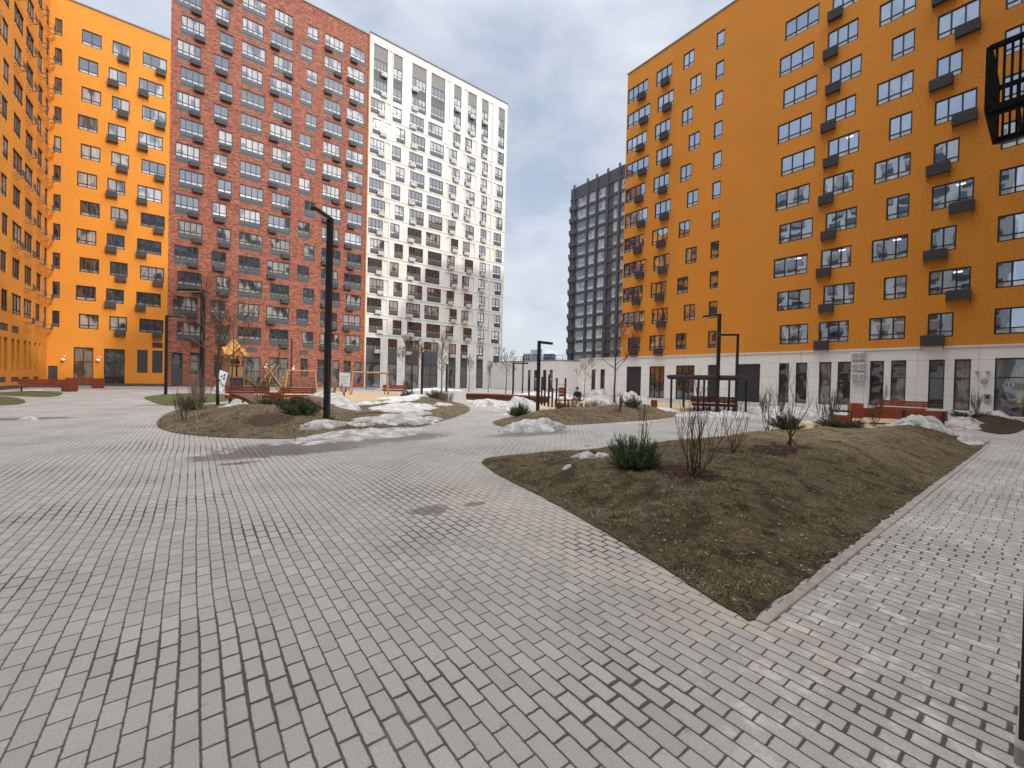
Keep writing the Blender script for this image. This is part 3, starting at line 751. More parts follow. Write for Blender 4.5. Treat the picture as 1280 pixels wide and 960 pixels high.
# white block
wh = thing('apartment_building','tall white tiled apartment block with dark louvred top strips','apartment building',(31.8,60.5,0))
wc = [((19.74,21.87),(20.08,22.13),4,'R','R',(21.98,22.75),(22.25,22.85)),((23.0,24.42),(23.66,25.03),2,None,None,None,None),((25.70,28.0),(25.94,28.31),4,'L','L',None,None),((28.75,31.25),(29.13,31.56),4,None,None,None,None),
      ((33.18,34.57),(32.56,33.98),2,'C','C',(32.25,33.05),(31.85,32.45)),((35.43,36.80),(35.85,37.54),2,'C','C',(36.93,37.75),(35.1,35.72)),((38.60,39.97),(38.84,40.09),2,'C','C',(40.1,40.95),(40.25,40.95)),((42.10,43.45),(41.58,43.22),2,None,None,(41.2,41.98),None)]
ZW = [5.75+2.87*k for k in range(15)]
holes = []; W = []; PN = []
for ci,(ev,od,nv,be,bo,pe,po) in enumerate(wc):
    for k in range(15):
        u0,u1 = ev if k%2==0 else od
        if k == 14: u0,u1 = od if ci in (0,2,3,5) else ev
        if k == 13 : u0,u1 = od if ci in (0,2,3,5) else ev
        b = be if k%2==0 else bo
        W.append((ci,k,u0,u1,nv,b))
        if k == 0: holes.append((u0,u1,-.06,ZW[0]+1.55,.3))
        elif k == 13: holes.append((u0,u1,ZW[13]-.66,49.5,.25))
        elif k < 13: holes.append((u0,u1,ZW[k]-.66,ZW[k]+1.55,.2))
        pn = pe if k%2==0 else po
        if pn and 0 < k < 13:
            holes.append((pn[0],pn[1],ZW[k]-.66,ZW[k]+1.55,.1)); PN.append((pn[0],pn[1],ZW[k]-.66,ZW[k]+1.55))
        elif pn and k == 13:
            holes.append((pn[0],pn[1],ZW[k]-.66,49.5,.1)); PN.append((pn[0],pn[1],ZW[k]-.66,49.5))
# thin shadow joints stepping round each storey
grooves = MB()
mb = MB(); FB.wall(mb,19.55,44.0,-.06,50.7,holes)
mb.quad((44,60.5,-.06),(44,78,-.06),(44,78,50.7),(44,60.5,50.7)); mb.quad((19.55,60.5,49),(19.55,78,49),(19.55,78,50.7),(19.55,60.5,50.7))
part(mb,'wall',M['white'],wh)
m = MB(); m.quad((19.55,60.5,50.5),(44,60.5,50.5),(44,78,50.5),(19.55,78,50.5)); part(m,'roof',M['roof'],wh)
m = MB(); m.box(19.5,44.06,60.38,60.7,50.7,50.86); m.box(43.8,44.06,60.7,78,50.7,50.86); part(m,'parapet_cap',M['parapet'],wh)
for k in range(1,13):
    m = MB(); z = ZW[k]-.80; m.box(19.62,43.94,60.45,60.5,z-.03,z+.03); part(m,'string_course',M['beige'],wh)
for a in PN: panel(FB,wh,'recessed_panel',a[0],a[1],a[2],a[3],-.16,-.08,M['beige'])
nw = 0
for ci,k,u0,u1,nv,b in W:
    sp = .66 if k != 0 else 0
    # about a hundred windows stay separate; the smallest ones, high at the far right, form one mass
    if not (ci >= 5 and k >= 8):
        window(FB,wh,u0,u1,ZW[k],1.55,nv,.26,'glass',sp=sp,off=.06 if k in (0,13,14) else 0)
    if k == 0:
        panel(FB,wh,'dark_infill_panel',u0,u1,3.7,ZW[0]-.01,-.22,-.1,M['spandrel'])
        shopwin(FB,wh,u0,u1,.05,3.7,2 if u1-u0>1.6 else 1,.55)
    if k == 14: panel(FB,wh,'infill_panel',u0,u1,ZW[13]+1.56,ZW[14]-.665,-.2,-.1,M['spandrel'])
    if k == 14: panel(FB,wh,'louvre_panel',u0,u1,ZW[14]+1.56,49.5,-.2,-.1,M['louvre'])
    if b: basket(FB,wh,{'L':u0+.05,'R':u1-.95,'C':(u0+u1)/2-.45}[b],ZW[k]-.72,.92,.52,.34,'whitebasket')
gl = MB(); fr = MB()
for ci,k,u0,u1,nv,b in W:
    if ci >= 5 and k >= 8:
        z = ZW[k]; off = .16
        gl.quad(FB.p(u0,z,-off),FB.p(u1,z,-off),FB.p(u1,z+1.55,-off),FB.p(u0,z+1.55,-off),0)
        gl.quad(FB.p(u0,z-.66,-off),FB.p(u1,z-.66,-off),FB.p(u1,z,-off),FB.p(u0,z,-off),1)
        for u in [u0+.03+i*(u1-u0-.06)/nv for i in range(nv+1)]: gl.box(u-.035,u+.035,60.5+off-.05,60.5+off+.02,z,z+1.55,2)
        for zz in (z+.03,z+.40,z+1.52): gl.box(u0,u1,60.5+off-.045,60.5+off+.02,zz-.03,zz+.03,2)
o = part(gl,'upper_window',[M['glass'],M['spandrel'],M['frame']],wh); o['kind'] = 'stuff'

# left orange block: front on the back row plus a wing along the left side
FW = Fac('x+', -11.45)
lo = thing('apartment_building','L-shaped orange apartment block in the left corner with slit windows','apartment building',(-7,60.5,0))
lc = [((-9.27,-7.83),(-9.50,-8.06),2,0,None),((-7.03,-5.65),(-7.30,-5.92),2,.62,None),((-4.67,-2.66),(-4.95,-2.92),3,1,None)]
ZL = [5.87+2.87*k for k in range(11)]
holes = []; W = []
for ci,(ev,od,nv,bk,_) in enumerate(lc):
    for k in range(11):
        u0,u1 = ev if k%2==0 else od; W.append((ci,k,u0,u1,nv)); holes.append((u0,u1,ZL[k],ZL[k]+1.5,.2))
for k in range(11): W.append((3,k,-11.12,-10.62,1)); holes.append((-11.12,-10.62,ZL[k],ZL[k]+1.6,.2))
lg = [(-9.61,-8.18,.1,3.95,'door'),(-7.40,-5.79,.3,3.92,'w'),(-4.81,-3.95,1.47,3.96,'v'),(-3.58,-2.70,1.5,3.96,'v'),(-3.58,-2.70,4.26,4.83,'v'),(-11.36,-10.71,.3,1.98,'v')]
holes += [h[:4]+(.2,) for h in lg]
mb = MB(); FB.wall(mb,-11.45,-2.35,.3,38.4,holes)
wcols = [((48.15,49.45),(47.9,49.2),2,False),((50.40,52.75),(50.5,52.3),3,False),((53.35,55.55),(53.5,55.5),3,True),((56.65,58.1),(56.9,58.35),2,True),((59.3,60.3),(59.3,60.3),1,True)]
wholes = []; WW = []
for ci,(ev,od,nv,bk) in enumerate(wcols):
    for k in range(11):
        if ci <= 1 and k > 10: continue
        u0,u1 = ev if k%2==0 else od
        WW.append((ci,k,u0,u1,nv,bk)); wholes.append((u0,u1,ZL[k]+.15,ZL[k]+1.78,.2))
m = MB()
for k in range(11):
    for j in range(4):
        u = 36.8+2.9*j+(.4 if k%2 else 0); m.box(-11.45,-11.42,u,u+1.7,ZL[k]+.1,ZL[k]+1.7,1); m.box(-11.42,-11.41,u+.07,u+.80,ZL[k]+.17,ZL[k]+1.63,0); m.box(-11.42,-11.41,u+.90,u+1.63,ZL[k]+.17,ZL[k]+1.63,0)
o = part(m,'mirrored_window',[M['glass'],M['frame']],lo); o['kind']='stuff'
slits = [(47.76,48.24),(48.75,49.52),(50.42,51.19),(51.75,52.42),(53.45,54.24),(54.82,55.54),(56.45,57.30),(57.83,58.55)]
wholes += [(a,b,1.52,4.03,.45) for a,b in slits]
vents = [(47.88,49.6,4.52,5.08),(50.47,52.17,4.5,5.06),(47.8,49.3,.55,.97),(50.42,52.33,.55,.95),(53.2,55.0,.55,.95),(56.3,57.8,.55,.95)]
wholes += [v+(.15,) for v in vents]
FW.wall(mb,36,60.5,.3,38.4,wholes)
part(mb,'wall',M['orange'],lo)
m = MB(); m.quad((-11.45,60.5,38.2),(-2.35,60.5,38.2),(-2.35,76,38.2),(-11.45,76,38.2)); m.quad((-26,36,38.2),(-11.45,36,38.2),(-11.45,76,38.2),(-26,76,38.2)); part(m,'roof',M['roof'],lo)
m = MB(); m.box(-11.45,-2.42,60.42,60.8,38.4,38.54); m.box(-11.75,-11.39,36,60.42,38.4,38.54); part(m,'parapet_cap',M['parapet'],lo)
m = MB(); m.box(-11.45,-9.62,60.46,60.6,-.06,.3); m.box(-8.17,-2.36,60.46,60.6,-.06,.3); m.box(-11.6,-11.41,36,60.46,-.06,.3); part(m,'base_strip',M['spandrel'],lo)
m = MB(); m.box(-10.1,-9.5,62,63,38.3,39.4); part(m,'roof_hatch',M['spandrel'],lo)
for ci,k,u0,u1,nv in W:
    window(FB,lo,u0,u1,ZL[k],1.5 if ci<3 else 1.6,nv,.24,'glass')
    if ci==1: basket(FB,lo,(u1-.92 if k%2==0 else u0-.05),ZL[k]-.42,.84,.52,.36,'basket',True)
    if ci==2 and True: basket(FB,lo,(u1-.9 if k%2==0 else u0-.02),ZL[k]-.46,.82,.52,.36,'basket',True)
for ci,k,u0,u1,nv,bk in WW:
    window(FW,lo,u0,u1,ZL[k]+.15,1.63,nv,.24,'glass')
    if bk or (ci==1 and k in (2,4,7,9)): put('air_conditioner_bracket',open_bracket(),lo,FW.p(FW.left(u0-.1,u0+.7),ZL[k]-.30)-lo.location,FW.rz)
for u0,u1,z0,z1,t_ in lg:
    if t_=='v':
        o = panel(FB,lo,'vent_grille' if z0>1 else 'service_door',u0,u1,z0,z1,-.12,-.05,M['dark'])
    else: shopwin(FB,lo,u0,u1,z0,z1,2,.62,name='entrance_door' if t_=='door' else 'shop_window')
for a,b in slits: shopwin(FW,lo,a,b,1.52,4.03,1,.0).location.x -= .3
for v in vents: panel(FW,lo,'vent_grille',v[0],v[1],v[2],v[3],-.14,-.05,M['spandrel'])
sb = thing('apartment_building','pale tiled apartment block along the left side, mirrored in the windows opposite','apartment building',(-12,20,0))
m = MB(); m.quad((-11.45,4,-.06),(-11.45,36,-.06),(-11.45,36,44),(-11.45,4,44)); m.quad((-11.45,4,-.06),(-26,4,-.06),(-26,4,44),(-11.45,4,44)); m.quad((-11.45,36,38.4),(-26,36,38.4),(-26,36,44),(-11.45,36,44)); part(m,'wall',M['white'],sb)
m = MB(); m.quad((-26,4,44),(-11.45,4,44),(-11.45,36,44),(-26,36,44)); part(m,'roof',M['roof'],sb)
m = MB()
for k in range(14):
    for j in range(10):
        u = 4.9+3.1*j+(.45 if k%2 else 0); ww = (1.9,1.3,2.2)[j%3]; z = 5.2+2.75*k
        m.box(-11.45,-11.41,u,u+ww,z-.6,z+1.6,1); m.box(-11.41,-11.40,u+.07,u+ww/2-.03,z+.05,z+1.53,0); m.box(-11.41,-11.40,u+ww/2+.03,u+ww-.07,z+.05,z+1.53,0)
for j in range(9): m.box(-11.45,-11.40,5.2+3.4*j,6.9+3.4*j,.2,3.9,1)
o = part(m,'window',[M['glass'],M['spandrel']],sb); o['kind']='stuff'
globe = None
for x,z,l in ((-10.3,2.62,'white globe wall lamp left of the orange block entrance'),(-7.8,2.68,'white globe wall lamp right of the orange block entrance'),(7.2,2.5,'white globe lamp left of the red block entrance'),(10.33,2.4,'white globe lamp right of the red block entrance')):
    if globe is None:
        globe = thing('wall_lamp',l,'lamp',(x,60.5,z),0,'globe wall lamps by the entrances')
        m = MB()
        m.tube([(0,-.22+.17*math.cos(a)*-1,.0) for a in ()] or [(0,-.39,0),(0,-.36,0),(0,-.22,0),(0,-.08,0),(0,-.05,0)],[.03,.11,.17,.11,.03],12); m.obj('globe',M['lampglobe'],globe,smooth=True)
        m = MB(); m.box(-.08,.08,-.05,0,-.1,.1); m.bar((0,-.05,.02),(.10,-.20,.34),.03); m.box(.04,.2,-.3,-.14,.3,.42); m.obj('bracket',M['acwhite'],globe)
    else: dup(globe,(x,60.5,z),0,l)

# dark tower behind the right-hand block
FD = Fac('x-', 68.)
dk = thing('apartment_building','distant charcoal grey tower behind the right orange block','apartment building',(68,56,0))
dc = [(63.3,65.9,3),(60.81,62.54,2),(58.0,59.8,2),(54.81,55.83,1),(53.0,53.9,1)]
ZD = [5.4+2.695*k for k in range(14)]
holes = [(a,b,z,z+2.1,.25) for a,b,n in dc for z in ZD]
mb = MB(); FD.wall(mb,40,68.1,-.06,45.2,holes); mb.quad((68,68.1,-.06),(84,68.1,-.06),(84,68.1,45.2),(68,68.1,45.2)); part(mb,'wall',M['graywall'],dk)
m = MB(); m.quad((68,40,45),(84,40,45),(84,68.1,45),(68,68.1,45)); part(m,'roof',M['roof'],dk)
for i,u in enumerate((66.9,62.9,60.3,57.3,54.3,52.4)):
    m = MB(); m.box(67.72,68,u-.22,u+.22,0,45.8); part(m,'pilaster',M['graywall'],dk)
for k in range(15):
    m = MB(); z = ZD[0]-.62+2.695*k; m.box(67.82,68,40,68.1,z,z+.4); part(m,'string_course',M['graywall'],dk)
for a,b,n in dc:
    for z in ZD: window(FD,dk,a,b,z,2.1,n,.3,'glass',frm='paleframe')
for k in range(14):
    m = MB(); z = ZD[k]-.3; m.box(67.6,68,65.95,68.15,z,z+.14); m.box(67.6,67.64,65.95,68.15,z+.14,z+1.0,0); part(m,'balcony',M['spandrel'],dk)

# low white pavilion at the end of the court
FL = Fac('x-', 41.6)
lw = thing('low_building','single storey white brick building with four slit windows, beyond the gym','building',(41.6,48,0))
ls = [(49.52,50.17),(48.09,48.70),(45.88,46.65),(44.52,45.22)]
mb = MB(); FL.wall(mb,42.6,60.4,-.06,4.55,[(a,b,0,3.2,.25) for a,b in ls]); mb.quad((41.6,42.6,-.06),(60,42.6,-.06),(60,42.6,4.55),(41.6,42.6,4.55)); part(mb,'wall',M['whiteb'],lw)
m = MB(); m.quad((41.6,42.6,4.5),(60,42.6,4.5),(60,60.4,4.5),(41.6,60.4,4.5)); part(m,'roof',M['roof'],lw)
m = MB(); m.box(41.54,41.8,42.54,60.4,4.55,4.66); m.box(41.8,60,42.54,42.8,4.55,4.66); part(m,'parapet_cap',M['parapet'],lw)
for a,b in ls: shopwin(FL,lw,a,b,0,3.2,1,.0)
m = MB()
for y in range(43,60,2): m.bar((44,y,4.5),(44,y,5.5),.05)
m.bar((44,43,5.5),(44,59,5.5),.05); m.bar((44,43,5.05),(44,59,5.05),.03)
for x in range(44,60,2): m.bar((x,43,4.5),(x,43,5.5),.05)
m.bar((44,43,5.5),(59,43,5.5),.05); part(m,'roof_railing',M['spandrel'],lw)
# far grey block on the skyline
fb = thing('distant_building','pale grey stepped apartment block far away on the skyline above the low roof','building',(262,300,0))
FF = Fac('x-',250.)
m = MB(); m.box(250,270,282,298,0,29.5); m.box(252,270,298.05,312,0,26.5); m.box(254,270,268,281.95,0,24.5); part(m,'wall',plain('far_hazy_concrete',(.36,.40,.46),.8,scale=.2),fb)  # distance haze is mixed into this bluish grey
for zz in (22,25):
    m = MB()
    for y in range(270,311,3): m.box(249.7 if 282<y<297 else 251.6,254,y,y+1.6,zz-1.5,zz+.2)
    part(m,'window_band',M['spandrel'],fb)

# block the camera stands against: its wall is beside the path, one basket and one pier reach into view
nb = thing('apartment_building','near apartment block beside the right-hand path, only a basket and pier in view','apartment building',(14,-.3,0))
FN = -.3
mb = MB()
mb.quad((-12,FN,-.06),(40.4,FN,-.06),(40.4,FN,4.6),(-12,FN,4.6),1)
mb.quad((-12,FN,4.6),(40.4,FN,4.6),(40.4,FN,38),(-12,FN,38),0)
mb.quad((-12,FN,-.06),(-12,-16,-.06),(-12,-16,38),(-12,FN,38),0); mb.quad((-12,-16,-.06),(56,-16,-.06),(56,-16,38),(-12,-16,38),0)
mb.quad((40.4,FN,4.6),(56,FN,4.6),(56,FN,38),(40.4,FN,38),0); mb.quad((56,FN,-.06),(56,-16,-.06),(56,-16,38),(56,FN,38),0)
mb.box(20.5,25.2,-14,FN-.4,38,50,0)
part(mb,'wall',[M['graytile'],M['plinth']],nb)
m = MB(); m.quad((-12,FN,38),(56,FN,38),(56,-16,38),(-12,-16,38)); part(m,'roof',M['roof'],nb)
m = MB()
for k in range(11):
    for j in range(17):
        u = -10+3*j + (.4 if k%2 else 0); w = (1.9,1.3,2.3)[j%3]; z = 5.25+2.925*k
        m.box(u,u+w,FN-.01,FN+.03,z,z+1.66,1); m.box(u+.07,u+w-.07,FN+.03,FN+.034,z+.07,z+1.58,0)
o = part(m,'window',[M['glass_r'],M['frame']],nb); o['kind']='stuff'
m = MB(); m.box(3.05,3.6,FN,.064,-.02,3.4); part(m,'pier',M['black'],nb)
m = MB(); m.box(2.99,3.7,FN,.074,-.02,.09); part(m,'pier_base',M['concrete'],nb,.01)
m = MB(); x0,x1,y0,y1,z0,z1 = 6.66,7.62,FN,.50,4.68,5.32; t=.045
for x in (x0,x1):
    for z in (z0,z1): m.bar((x,y0,z),(x,y1,z),t)
    m.bar((x,y1,z0),(x,y1,z1),t)
    for i in range(1,15):
        y = y0+(y1-y0)*i/15; m.bar((x,y,z0),(x,y,z1),.020)
for z in (z0,z1): m.bar((x0,y1,z),(x1,y1,z),t)
for i in range(1,9):
    x = x0+(x1-x0)*i/9; m.bar((x,y1,z0),(x,y1,z1),.026); 
m.box(x0+.02,x1-.02,y1-.02,y1-.006,z0+.02,z1-.02)
for i in range(1,4):
    y = y0+(y1-y0)*i/4; m.bar((x0,y,z0),(x1,y,z0),.03)
m.bar((x0+.1,y0,z0-.02),(x0+.1,y1,z0-.02),.05); m.bar((x1-.1,y0,z0-.02),(x1-.1,y1,z0-.02),.05)
part(m,'air_conditioner_basket',M['mattblack'],nb)

# ------------------------------------------------------------------ lamps
def lamp(loc, H, arm, label, w=.17, zb=None, group='black lamp posts in the court'):
    z = gz(*loc) if zb is None else zb
    t = thing('street_lamp', label, 'street lamp', (loc[0],loc[1],z), 0, group); H = H-z
    m = MB(); m.box(-w/2,w/2,-w/2,w/2,-.25,H); rz = math.atan2(arm[1],arm[0]) if arm else 0
    m.obj('pole',M['black'],t,rz=rz,bevel=.01)
    m = MB(); m.box(-w*1.05,w*1.05,-w*1.05,w*1.05,-.02,.03); m.obj('base_plate',M['black'],t,rz=rz)
    if arm:
        a = Vector((arm[0],arm[1],0)); L = a.length; d = a.normalized()
        m = MB(); m.box(w/2,L,-w/2+.002,w/2-.002,-.12,-.003); m.obj('arm',M['black'],t,loc=(0,0,H),rz=rz,bevel=.006)
        m = MB(); m.box(w/2+.12,L-.04,-w/2+.03,w/2-.03,-.135,-.121); m.obj('light_strip',M['acwhite'],t,loc=(0,0,H),rz=rz)
    return t
lamp((3.52,14.6),6.87,(-.66,-.64),'tallest black lamp post on the turf island, arm pointing towards the viewer',.165)
lamp((.4,29.06),6.31,(-1.13,.80),'black lamp post in front of the red brick block, arm reaching left',.18)
lamp((-1.52,38.35),5.67,(.88,.18),'black lamp post on the green lawn near the orange corner, arm reaching right',.17)
lamp((9.7,57.8),6.1,None,'thin black pole against the red block entrance',.16)
lamp((16.36,34.65),3.96,None,'short black pole before the white block, left of the bare trees',.16)
lamp((23.92,43.94),3.33,None,'short black pole close to the white block door',.2)
lamp((13.77,15.78),3.66,(1.0,.13),'black lamp post beside the workout bars, arm reaching right',.14)
lamp((23.5,30.45),3.25,(.95,-.95),'short black lamp post by the long red terrace bench',.16)
lamp((29.73,36.76),4.36,None,'thin tall black pole in front of the low white building',.12)
lamp((23.83,11.73),5.72,(.10,1.0),'taller black lamp post at the shelter',.16,0)
lamp((24.3,10.9),4.55,(-.65,.78),'shorter black lamp post at the right end of the shelter',.13,0)

# ------------------------------------------------------------------ trees and plants
def branchy(mb, p, d, L, r, depth, rnd, spread=.6, up=.25, n=5, minr=.004, kids=(3,5)):
    pts=[Vector(p)]; rad=[r]; dd=Vector(d).normalized(); steps=4
    for i in range(steps):
        dd=(dd+Vector((rnd.gauss(0,.10),rnd.gauss(0,.10),rnd.gauss(up*.3,.08)))).normalized()
        pts.append(pts[-1]+dd*L/steps); rad.append(max(minr, r*(1-.75*(i+1)/steps)))
    mb.tube(pts,rad,n if r>.012 else 3)
    if depth>0:
        for _ in range(rnd.randint(*kids)):
            t=rnd.uniform(.25,.95)*steps; i=min(int(t),steps-1); q=pts[i].lerp(pts[i+1],t-i)
            a=rnd.uniform(0,2*PI); s=Vector((math.cos(a),math.sin(a),rnd.uniform(-.1,.5)))
            branchy(mb,q,dd*(1-spread)+s*spread+Vector((0,0,up)),L*rnd.uniform(.42,.68),max(minr,rad[i]*.6),depth-1,rnd,spread,up,n,minr,kids)
def tree(loc, H, label, seed, trunk=.5, r=.045, shape='open', mat='bark', depth=2, nb=12, name='young_tree'):
    rnd=random.Random(seed); z=gz(*loc)
    t=thing(name,label,'tree',(loc[0],loc[1],z-.02),0,'bare young trees in the court')
    m=MB(); pts=[]; rad=[]; ox=oy=0
    for i in range(9):
        ox+=rnd.gauss(0,.025); oy+=rnd.gauss(0,.025); pts.append((ox,oy,H*i/8*.92)); rad.append(r*(1-.85*i/8)+.006)
    m.tube(pts,rad,7); m.obj('trunk',M[mat],t,smooth=True)
    m=MB()
    for i in range(nb):
        f=trunk+(.92-trunk)*(i+rnd.random())/nb; k=min(int(f/.92*8),7); q=Vector(pts[k]).lerp(Vector(pts[k+1]),f/.92*8-k)
        a=i*2.4+rnd.uniform(-.5,.5); e=.55 if shape=='open' else 1.3
        d=Vector((math.cos(a),math.sin(a),e)); L=H*(.34 if shape=='open' else .26)*(1.25-f*.7)
        branchy(m,q,d,L,rad[k]*.55,depth,rnd,.55,.25 if shape=='open' else .45,5,.006 if math.hypot(*loc)<28 else .009)
    m.obj('crown',M['twig' if mat=='bark' else 'paletwig'],t)
    return t
tree((1.0,25.46),6.3,'bare young tree with dark trunk left of the play tower, tallest on the island',3,.32,.075)
tree((1.83,29.6),5.6,'slim bare tree directly in front of the play tower roof',5,.45,.045)
tree((15.49,34.77),4.9,'bare round crowned tree before the white block, left of the pair',8,.42,.06,depth=3,nb=10)
tree((14.98,28.25),4.7,'bare upright tree with pale branches on the far tip of the island',13,.40,.07,'up','pale',depth=2,nb=14)
tree((20.89,16.67),5.7,'bare tree with dark trunk beside the shelter, crossing the orange corner',21,.36,.07,depth=3,nb=10)
tree((29.02,39.0),4.9,'bare tree with drooping crown near the low white building',34,.40,.06,depth=2)
tree((27.58,25.39),3.8,'small pale bare tree in front of the plinth slit windows',55,.40,.04,'open','pale')
tree((27.0,43.9),4.2,'small bare tree with a tight dark crown against the white block',56,.55,.05,'up')
tree((29.84,43.86),3.8,'small pale broom shaped tree beside the white block corner',57,.45,.05,'up','pale')

def shrub(loc, H, label, seed, n=9, spread=.35, mat='twig', r=.009, depth=1, kids=(2,4)):
    rnd=random.Random(seed); z=gz(*loc); m=MB()
    for i in range(n):
        a=rnd.uniform(0,2*PI); q=(rnd.gauss(0,.05),rnd.gauss(0,.05),-.03); s=rnd.uniform(.1,1)*spread
        branchy(m,q,(math.cos(a)*s,math.sin(a)*s,1),H*rnd.uniform(.6,1.05),r*rnd.uniform(.7,1.2),depth,rnd,.38,.5,5,.0027*max(1,math.hypot(*loc)/12),kids)
    o=m.obj('bare_shrub',M[mat],loc=(loc[0],loc[1],z)); tag(o,label,'shrub','leafless shrubs in the beds'); return o
shrub((6.05,3.30),1.1,'large many-stemmed leafless shrub right of the dark mugo pine',1,17,.95,r=.0125,depth=2,kids=(1,3))
shrub((9.27,6.42),1.0,'thin upright leafless shrub behind the mugo pine at the path edge',2,8,.45,r=.010,depth=2,kids=(1,2))
shrub((8.46,3.83),.92,'leafless shrub with crossing stems, second from the pine',3,9,.9,r=.010,depth=2,kids=(1,3))
shrub((9.95,3.35),1.30,'leafless shrub with one tall dark stem, third from the pine',4,5,.6,r=.013,depth=2,kids=(1,3))
shrub((12.1,4.6),1.0,'spreading twiggy shrub behind the round juniper',5,8,1.0,depth=2,kids=(1,3))
shrub((17.0,4.7),1.15,'twiggy shrub in front of the red wooden bin',6,12,.55,depth=2)
shrub((18.3,3.7),1.1,'tangled leafless shrub on top of the bed by the long red bench',7,10,.7,depth=2)
shrub((38.6,2.9),1.6,'pale leafless shrub against the white wall beside the numbered entrance',8,14,.35,'paletwig',.014)
shrub((2.6,23.2),1.5,'leafless shrub between the island benches',9,13,.9,'twig',.012,2)
shrub((.2,20.9),1.0,'low leafless shrub at the back left of the island',10,12,1.0,'paletwig',.010,2)
shrub((-.2,17.4),.65,'low twiggy shrub on the left slope of the island',11,12,.8,'twig',.010,2)
shrub((.1,28.0),1.3,'pale leafless shrub on the green lawn by the lamp',12,14,1.0,'paletwig',.012,2)
shrub((25.4,9.9),1.0,'leafless shrub by the right end of the shelter',13,9,.6,'twig',.012,2)
shrub((15.9,12.4),.7,'low brown shrub on the mound behind the path',14,12,.8,'twig',.010,2)
shrub((22.5,8.0),1.2,'sparse leafless shrub between shelter and red bin',15,8,.6,'twig',.012,2)
shrub((29.5,7.6),1.4,'leafless shrub before the paired narrow windows',16,10,.5,'twig',.014,1)
shrub((-8.0,31.6),.6,'low pale shrub on the far left lawn',17,14,.8,'paletwig',.012,1)
shrub((7.15,5.6),.25,'tiny twiggy sprout by the snow patch',18,5,.6,'twig',.006,1)

def pine(loc, w, h, label, seed, shoots=70, per=60, mat='pine', ndl=.055, nw=.005, name='mugo_pine', flat_=False):
    rnd=random.Random(seed); z=gz(*loc); m=MB(); st=MB()
    for i in range(shoots):
        a=rnd.uniform(0,2*PI); e=math.asin(rnd.uniform(.05,1.)) if not flat_ else rnd.uniform(.05,.7)
        k=rnd.uniform(.55,1.05)
        tip=Vector((math.cos(a)*math.cos(e)*w/2*k, math.sin(a)*math.cos(e)*w/2*k, .06+math.sin(e)*h*.95*k))
        base=Vector((tip.x*.18,tip.y*.18,.02)); mid=base.lerp(tip,.55)+Vector((tip.x*.12,tip.y*.12,-.03*h))
        P=[base,mid,tip]
        st.tube(P,[.011,.008,.004],4)
        ax=(tip-mid).normalized()*.8+Vector((0,0,.45)); ax.normalize()
        for j in range(per):
            t=rnd.uniform(.30,1.); q=(base.lerp(mid,t/.55) if t<.55 else mid.lerp(tip,(t-.55)/.45))
            if t>.93: q=q+ax*rnd.uniform(0,.03)
            v=Vector((rnd.gauss(0,1),rnd.gauss(0,1),rnd.gauss(0,1))).normalized()
            d=(v*.9+ax*.6).normalized(); L=ndl*rnd.uniform(.6,1.2)*(1 if t<.9 else 1.15)
            s=d.cross(Vector((rnd.gauss(0,1),rnd.gauss(0,1),rnd.gauss(0,1)))).normalized()*nw*.5
            m.tri(q-s,q+s,q+d*L)
    t=thing(name,label,'shrub',(loc[0],loc[1],z-.01),0,'low evergreen shrubs in the beds')
    m.obj('needles',M[mat],t); st.obj('stems',M['bark'],t); return t
pine((5.80,4.22),1.0,.60,'bushy dark green mugo pine, largest evergreen in the foreground bed',1,120,110,ndl=.075,nw=.006)
pine((2.85,15.4),1.5,.70,'dark green mugo pine on the island just left of the tall lamp',2,90,70,ndl=.11,nw=.012)
pine((2.5,18.6),1.3,.5,'low spreading evergreen behind the pine by the tall lamp',22,60,50,'pine2',.11,.013,flat_=True)
pine((.0,22.6),1.2,.6,'dark low evergreen at the left lamp foot',3,60,50,ndl=.12,nw=.015)
pine((10.66,13.4),1.15,.55,'bluish green spiky pine on the near tip of the middle mound',4,70,60,ndl=.13,nw=.013)
pine((14.6,14.9),.95,.5,'small dark pine at the foot of the lamp with right arm',5,50,50,ndl=.12,nw=.015)
pine((12.45,4.32),.95,.42,'round dark juniper in the middle of the foreground bed',6,80,70,'pine2',.07,.008,name='juniper')
pine((15.5,3.9),1.30,.36,'flat spreading juniper near the far right end of the foreground bed',7,90,70,'pine2',.08,.009,name='juniper',flat_=True)
pine((17.3,4.6),1.1,.4,'flat juniper directly in front of the red bin',8,60,60,'pine2',.08,.010,name='juniper',flat_=True)
pine((17.7,13.0),1.1,.55,'dark pine behind the mound left of the shelter',9,50,50,ndl=.12,nw=.016)
pine((11.9,27.4),1.1,.55,'dark pine on the far part of the island behind the snow',10,50,40,ndl=.14,nw=.018)
pine((12.6,24.9),1.2,.6,'dark green pine with tan grass on the island tip',11,60,40,ndl=.14,nw=.018)
pine((14.2,26.8),1.0,.6,'small pine beside the bare upright tree',12,50,40,ndl=.14,nw=.018)
pine((6.4,41.0),1.4,.8,'dark pine behind the red bin at the playground',14,40,40,ndl=.16,nw=.022)
pine((31.5,7.9),1.6,.6,'low dark evergreen by the white wall behind the red bench',15,50,40,'pine2',.14,.018,name='juniper',flat_=True)
pine((36.5,3.0),2.2,.5,'dark spreading evergreen in the soil strip at the right entrance',16,60,40,'pine2',.14,.018,name='juniper',flat_=True)
pine((22.8,52.5),1.8,1.8,'dark evergreen bush at the foot of the white block',17,50,40,ndl=.2,nw=.03)
